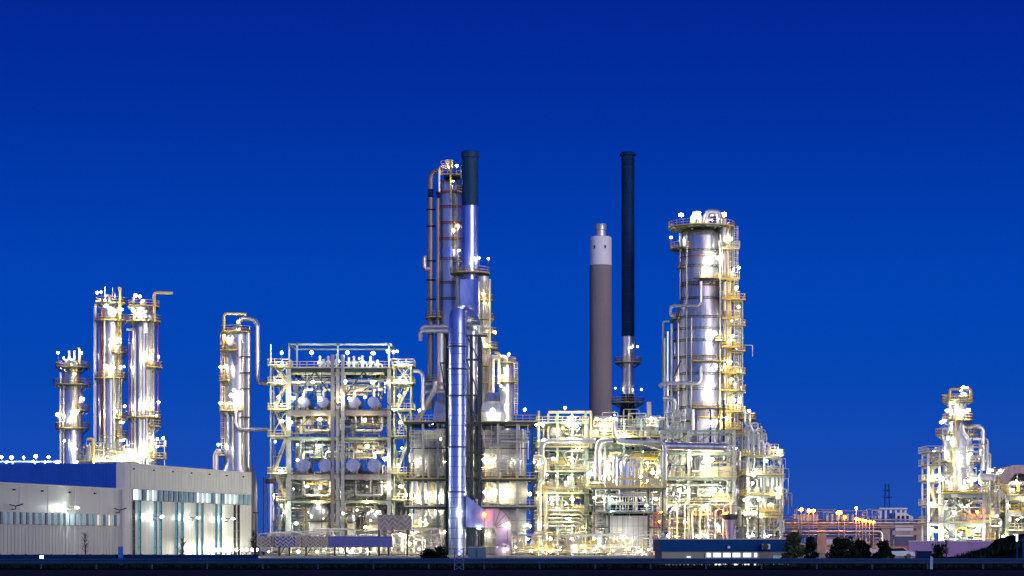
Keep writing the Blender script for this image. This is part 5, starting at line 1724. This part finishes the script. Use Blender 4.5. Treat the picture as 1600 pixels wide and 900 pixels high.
clutter(lg, 800, 1034, 851, 866, 384, 394, 54, 433, (.5, 1.6), [pipe_w, whit, ywhite, yel, clad_w])
for i in range(13):  # row of lamps added to brighten the ground pipework
    lamp(lg, P(806 + i * 17 + (i * 7) % 9, 855 + (i * 5) % 8, 383.2), .16 + .03 * (i % 4), E_W, .9)
fill_bays(lg, 800, 1030, 848, 864, 386, 22, 434)

# ------------------------------------------------------------------ low blue building
Y = 196
s = S(Y)
lb = thing('office_building', 'low flat roofed building with blue upper wall and a row of lit windows', 'building', (X(1137, Y), Y, 0))
x0, x1 = X(1034, Y), X(1240, Y)
MB().box(x0, x1, Y, Y + 10, 0, Z(862, Y)).build('wall', cream, lb)
MB().box(x0 - .12, x1 + .12, Y - .12, Y + 10.12, Z(861.9, Y), Z(843, Y)).build('fascia', bluef, lb)
MB().box(x0 - .2, x1 + .2, Y - .2, Y + 10.2, Z(842.9, Y), Z(841.6, Y)).build('coping', trimw, lb)
for (ua, ub) in ((1103, 1111.5), (1113.5, 1127), (1129, 1142.5), (1143.5, 1157.5), (1160, 1174.5), (1177, 1184)):
    for (va, vb) in ((864, 870.5), (874, 883)):
        if vb > 880 and ua < 1110: continue
        fo = MB().box(X(ua, Y), X(ub, Y), Y - .06, Y + .1, Z(vb, Y), Z(va, Y)).build('window', E_WIN, lb)
        fr_ = MB()
        for q in (ua, ub):
            fr_.box(X(q, Y) - .06, X(q, Y) + .06, Y - .12, Y + .05, Z(vb, Y), Z(va, Y))
        fr_.box(X(ua, Y) - .06, X(ub, Y) + .06, Y - .13, Y + .05, Z(vb, Y) - .08, Z(vb, Y))
        fr_.build('window_frame', trimw, fo)
MB().box(X(1073, Y), X(1079, Y), Y - .06, Y + .1, Z(884, Y) if Z(884, Y) > 0 else .05, Z(874, Y)).build('door', E_TEAL, lb)
MB().box(X(1073, Y), X(1079, Y), Y - .1, Y + .1, Z(871, Y), Z(869.6, Y)).build('door_light', E_WIN, lb)
MB().box(X(1208, Y), X(1222, Y), Y - .05, Y + .05, .1, Z(868, Y)).build('door', E_TEAL, lb)
ac = MB().box(X(1190, Y), X(1202, Y), Y - .7, Y - .13, Z(858, Y), Z(850, Y))
ac = ac.build('air_conditioner', whit, lb)
MB().tube([(X(1194.5, Y), Y - .74, Z(854, Y)), (X(1194.5, Y), Y - .7, Z(854, Y))], .26, 16, 0).build('fan_grille', dark, ac)
MB().tube([P(1139, 855, Y - .2), P(1139, 855, Y - .1)], .12, 10, 0).build('wall_light', whit, lb)

# small blue van-like kiosk by the duct foot
Y = 300
kb = thing('equipment_cabin', 'small dull blue cabin by the foot of the mauve elbow', 'cabin', (X(745, Y), Y, 0))
MB().box(X(731, Y), X(759, Y), Y, Y + 3, 0, Z(871, Y) if Z(871, Y) > .5 else 1.4).build('wall', mat('dull_blue_cabin_paint', (.06, .14, .22), .6), kb)
MB().box(X(730, Y), X(760, Y), Y - .15, Y + 3.15, 1.41 if Z(871, Y) <= .5 else Z(871, Y) + .01, 1.5 if Z(871, Y) <= .5 else Z(868, Y)).build('roof', mauve, kb)
MB().box(X(743, Y), X(746, Y), Y - .04, Y + .05, .1, Z(874, Y) if Z(874, Y) > .3 else 1.1).build('door', glass_b, kb)

# ------------------------------------------------------------------ lilac boundary wall right
Y = 300
bw = thing('boundary_wall', 'long lilac rendered wall in front of the far right plant', 'wall', (X(1500, Y), Y, 0))
MB().box(X(1420, Y), X(1640, Y), Y, Y + .4, 0, Z(846, Y)).build('wall_face', purple, bw)
MB().box(X(1419.5, Y), X(1640, Y), Y - .08, Y + .48, Z(846, Y) + .004, Z(844.8, Y)).build('coping', trimw, bw)
MB().box(X(1433, Y), X(1455, Y), Y - .5, Y - .01, .02, Z(861, Y)).build('gate_box', barr, bw)
MB().box(X(1432.5, Y), X(1455.5, Y), Y - .55, Y - .005, Z(861, Y) + .004, Z(859.5, Y)).build('gate_lintel', purple, bw)

# ------------------------------------------------------------------ barrier wall left, guard rail, posts
Y = 205
bl = thing('barrier_wall', 'low dark blue barrier wall in front of the warehouse', 'wall', (X(220, Y), Y, 0))
MB().box(X(-60, Y), X(402, Y), Y, Y + .3, 0, Z(866.5, Y)).build('wall_face', barr, bl)
mb = MB()
for i in range(24):
    x = X(-60 + 462 * i / 23, Y)
    mb.box(x - .08, x + .08, Y - .06, Y - .002, 0, Z(866.5, Y) + .04)
mb.build('batten', barr, bl)
MB().box(X(186, Y), X(193, Y), Y - .5, Y - .07, 0, Z(854, Y)).build('cabinet', bluec, bl)
bo = thing('bollard_light', 'bright upright bollard light before the low pale hall', 'bollard light', (X(65, Y - 3), Y - 3, 0))
MB().tube([(X(65, Y - 3), Y - 3, 0), (X(65, Y - 3), Y - 3, Z(873, Y))], .16, 10).build('base', dark, bo)
MB().tube([(X(65, Y - 3), Y - 3, Z(872.8, Y)), (X(65, Y - 3), Y - 3, Z(868, Y))], .15, 10).build('lens', emit('bollard_glow', (1, .93, .75), 9), bo)

Y = 168
gr = thing('guard_rail', 'long sky tinted dark blue steel guard rail along the road', 'guard rail', (0, Y, 0))
prof = [(0, .36), (-.07, .41), (-.07, .47), (0, .52), (0, .56), (-.07, .61), (-.07, .67), (0, .72)]
vs, fs = [], []
for xx in (-60, 60):
    for dy, z in prof:
        vs.append((xx, Y + dy, z))
for dy_ in (0,):
    n = len(prof)
    for i in range(n - 1):
        fs.append((i, n + i, n + i + 1, i + 1))
vs2 = [(v[0], v[1] + .02, v[2]) for v in vs]
mb = MB().add(vs, fs).add(vs2, [tuple(reversed(f)) for f in fs])
mb.box(-60, 60, Y - .02, Y + .06, .722, .76)
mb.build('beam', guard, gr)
for i in range(30):
    x = -58 + i * 4
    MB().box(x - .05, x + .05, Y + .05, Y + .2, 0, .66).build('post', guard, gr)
Y = 166
for uu, h, lab in ((1455, .95, 'pale delineator post standing at the guard rail before the lilac wall'),):
    dp = thing('delineator_post', lab, 'marker post', (X(uu, Y), Y, 0))
    MB().prism([(X(uu, Y) - .1, 0), (X(uu, Y) + .1, 0), (X(uu, Y) + .12, h - .1), (X(uu, Y) - .06, h)], Y - .05, Y + .05).build('post', mat('pale_blue_plastic', (.2, .36, .55), .5), dp)
Y = 175
sp_ = thing('lamp_post', 'slim blue post with upright glowing tube at the right grass bank', 'lamp post', (X(1589, Y), Y, 0))
MB().tube([P(1589, 888, Y), P(1589, 846, Y)], .05, 6).build('pole', bluef, sp_)
MB().tube([P(1589, 845.5, Y), P(1589, 835, Y)], .06, 8).build('tube_light', emit('tube_glow', (1, .95, .85), 5), sp_)
sp_ = thing('marker_pole', 'plain slim blue pole at the very right end of the guard rail', 'pole', (X(1599, Y), Y, 0))
MB().tube([P(1598.5, 888, Y), P(1598.5, 840, Y)], .06, 6).build('pole', bluef, sp_)
Y = 160
ls = thing('lattice_mast', 'short blue lattice mast standing by the guard rail below the huge duct', 'mast', (X(717, Y), Y, 0))
mb = MB()
for uu in (710, 724):
    for dy in (0, .6):
        mb.beam((X(uu, Y), Y + dy, 0), (X(uu, Y), Y + dy, 1.5), .05, .05)
for i in range(4):
    a, b = i * .37, (i + 1) * .37
    mb.beam((X(710, Y), Y, a), (X(724, Y), Y, b), .035, .035)
    mb.beam((X(724, Y), Y, a), (X(710, Y), Y, b), .035, .035)
mb.build('lattice', mat('blue_mast_paint', (.03, .1, .3), .6), ls)

# ------------------------------------------------------------------ trees and bushes
def leaves(mb, c, rx, ry, rz, n, R, size):
    for i in range(n):
        while True:
            p = V((R.uniform(-1, 1), R.uniform(-1, 1), R.uniform(-1, 1)))
            if p.length < 1: break
        p = V((p.x * rx, p.y * ry, p.z * rz)) + V(c)
        a = V((R.uniform(-1, 1), R.uniform(-1, 1), R.uniform(-1, 1))).normalized() * size * R.uniform(.6, 1.3)
        b = a.cross(V((R.uniform(-1, 1), R.uniform(-1, 1), R.uniform(-1, 1)))).normalized() * size * R.uniform(.3, .6)
        mb.add([p - a, p + b, p + a, p - b], [(0, 1, 2, 3)])


def bush(name, label, cat, u, Y, wpx, vtop, m, seed, n=900, group=None):
    R = random.Random(seed)
    s = S(Y)
    x = X(u, Y)
    h = Z(vtop, Y)
    t = thing(name, label, cat, (x, Y, 0), group)
    tr = MB().tube([(x, Y, 0), (x + .1, Y, h * .35), (x, Y, h * .7)], [.13, .09, .03], 7, 0)
    for i in range(7):
        a = R.uniform(0, 6.28)
        z = h * R.uniform(.15, .5)
        tr.tube([(x, Y, z), (x + cos(a) * wpx * s * .25, Y + sin(a) * wpx * s * .25, z + h * .2), (x + cos(a) * wpx * s * .4, Y + sin(a) * wpx * s * .4, z + h * .4)], [.05, .035, .01], 5, 0)
    tr.build('trunk', bark, t)
    mb = MB()
    k = 22
    for i in range(k):
        a = R.uniform(0, 6.28)
        q = R.uniform(0, 1)
        rr = wpx * s * .5 * (1 - .65 * q) * sqrt(R.random())
        c = (x + cos(a) * rr, Y + sin(a) * rr, h * (.1 + .76 * q))
        cr_ = wpx * s * R.uniform(.1, .26)
        leaves(mb, c, cr_, cr_, cr_ * .9, n // k, R, .17)
    mb.build('crown', m, t)
    return t


def bare(label, u, Y, vtop, seed, wpx=14, leafy=0):
    R = random.Random(seed)
    x = X(u, Y)
    h = Z(vtop, Y)
    t = thing('bare_tree', label, 'tree', (x, Y, 0), 'bare saplings by the warehouse')
    MB().tube([(x, Y, 0), (x + .05, Y, h * .4), (x - .03, Y, h * .75), (x + .02, Y, h)], [.07, .055, .03, .012], 6, 0).build('trunk', bark, t)
    mb = MB()
    for i in range(26):
        a = R.uniform(0, 6.28)
        z = h * R.uniform(.3, .92)
        L = wpx * S(Y) * .5 * (1.15 - z / h) * R.uniform(.6, 1.4)
        e = V((x + cos(a) * L, Y + sin(a) * L, z + L * R.uniform(.4, 1.0)))
        mb.tube([(x, Y, z), V((x, Y, z)).lerp(e, .5) + V((0, 0, -.05)), e], [.025, .018, .008], 4, 0)
        for j in range(3):
            p = V((x, Y, z)).lerp(e, R.uniform(.35, .95))
            mb.tube([p, p + V((R.uniform(-.35, .35), R.uniform(-.3, .3), R.uniform(.1, .5)))], [.012, .006], 4, 0)
    mb.build('branch', bark, t)
    if leafy:
        mb = MB()
        leaves(mb, (x, Y, h * .65), wpx * S(Y) * .4, wpx * S(Y) * .4, h * .3, leafy, R, .09)
        mb.build('leaf_cluster', leafd, t)


bare('thin bare sapling in front of the low pale hall', 133, 212, 832, 501)
bare('wide bare sapling before the tall hall windows', 285, 212, 842, 502, 18)
bare('tall bare sapling with a few leaves at the right corner of the tall hall', 397, 215, 828, 503, 16, 60)
bare('bare sapling over the air conditioner of the low blue building', 1214, 230, 830, 504, 12)
bare('bare tree beside the lilac boundary wall', 1478, 225, 843, 505, 16, 40)
lp = thing('lamp_post', 'unlit slim lamp post at the right corner of the tall hall', 'lamp post', (X(400, 225), 225, 0))
MB().lathe(X(400, 225), 225, [(.1, 0), (.05, Z(802, 225))], 8).build('pole', dark, lp)
MB().box(X(396, 225), X(405, 225), 224.85, 225.15, Z(802, 225), Z(800.5, 225)).build('lamp_head', dark, lp)
gb = 'dark bushes along the road side'
for i, (u, Yb_, wd, vt, m, n, lab) in enumerate((
        (1240, 190, 36, 829, leafg, 1700, 'loose green tree at the right end of the low blue building'),
        (1268, 192, 24, 832, leafd, 1300, 'narrow dark pointed shrub right of the loose green tree'),
        (1317, 200, 46, 838, leafd, 2600, 'widest dark bush below the orange sodium lamps'),
        (1347, 202, 36, 840, leafd, 2000, 'dark bush touching the right side of the widest bush'),
        (1380, 200, 34, 843, leafd, 1600, 'dark bush with ragged top left of the lilac wall'),
        (1466, 226, 26, 848, leafd, 900, 'small dark shrub in front of the lilac wall'),
        (672, 240, 30, 858, leafd, 900, 'dark shrub mound left of the huge duct foot'),
        (690, 238, 26, 852, leafd, 900, 'taller dark shrub touching the huge duct foot'))):
    bush('bush' if i else 'tree', lab, 'bush' if i else 'tree', u, Yb_, wd, vt, m, 520 + i, n, gb)
R = random.Random(77)
mb = MB()
for i in range(2600):
    u = R.uniform(-20, 1620)
    Yq = R.uniform(170, 215)
    x = X(u, Yq)
    h = R.uniform(.15, .45) * (1.6 if R.random() < .08 else 1)
    a = R.uniform(0, 6.28)
    dx, dy = cos(a) * .1, sin(a) * .1
    mb.add([(x - dx, Yq - dy, 0), (x + dx, Yq + dy, 0), (x + R.uniform(-.15, .15), Yq, h)], [(0, 1, 2)])
tag(mb.build('weeds', leafd), 'dark weeds and tufts on the verge behind the guard rail', 'weeds', None, 'stuff')
R = random.Random(78)
mb = MB()
for i in range(1500):
    u = R.uniform(1490, 1620)
    Yq = R.uniform(222, 236)
    x = X(u, Yq)
    z0 = (u - 1470) / 130 * 2.2
    h = R.uniform(.3, .9)
    a = R.uniform(0, 6.28)
    mb.add([(x - cos(a) * .12, Yq - sin(a) * .12, z0 - .6), (x + cos(a) * .12, Yq + sin(a) * .12, z0 - .6), (x + R.uniform(-.2, .2), Yq, z0 + h - .4)], [(0, 1, 2)])
tag(mb.build('bank_undergrowth', leafd), 'ragged dark undergrowth on the grass bank at the right', 'undergrowth', None, 'stuff')

# parked cars under the pipe bridge
def car(u, Y, label, m, R=0):
    x = X(u, Y)
    t = thing('parked_car', label, 'car', (x, Y, 0), None)
    L = 2.1
    prof = [(-L, .35), (-L, .75), (-1.5, .9), (-.9, 1.38), (.7, 1.42), (1.35, .95), (L, .82), (L + .05, .35)]
    MB().prism([(x + a, b) for a, b in prof], Y - .85, Y + .85).build('body', m, t)
    MB().prism([(x + a, b) for a, b in ((-1.3, .95), (-.85, 1.32), (.62, 1.36), (1.1, .97))], Y - .87, Y + .87).build('window', glass_d, t)
    for a in (-1.3, 1.3):
        for b in (-.8, .8):
            MB().tube([(x + a, Y + b - .1, .32), (x + a, Y + b + .1, .32)], .32, 14, 0).build('wheel', dark, t)


car(1402, 300, 'white car parked left of the lilac wall end', whitec)
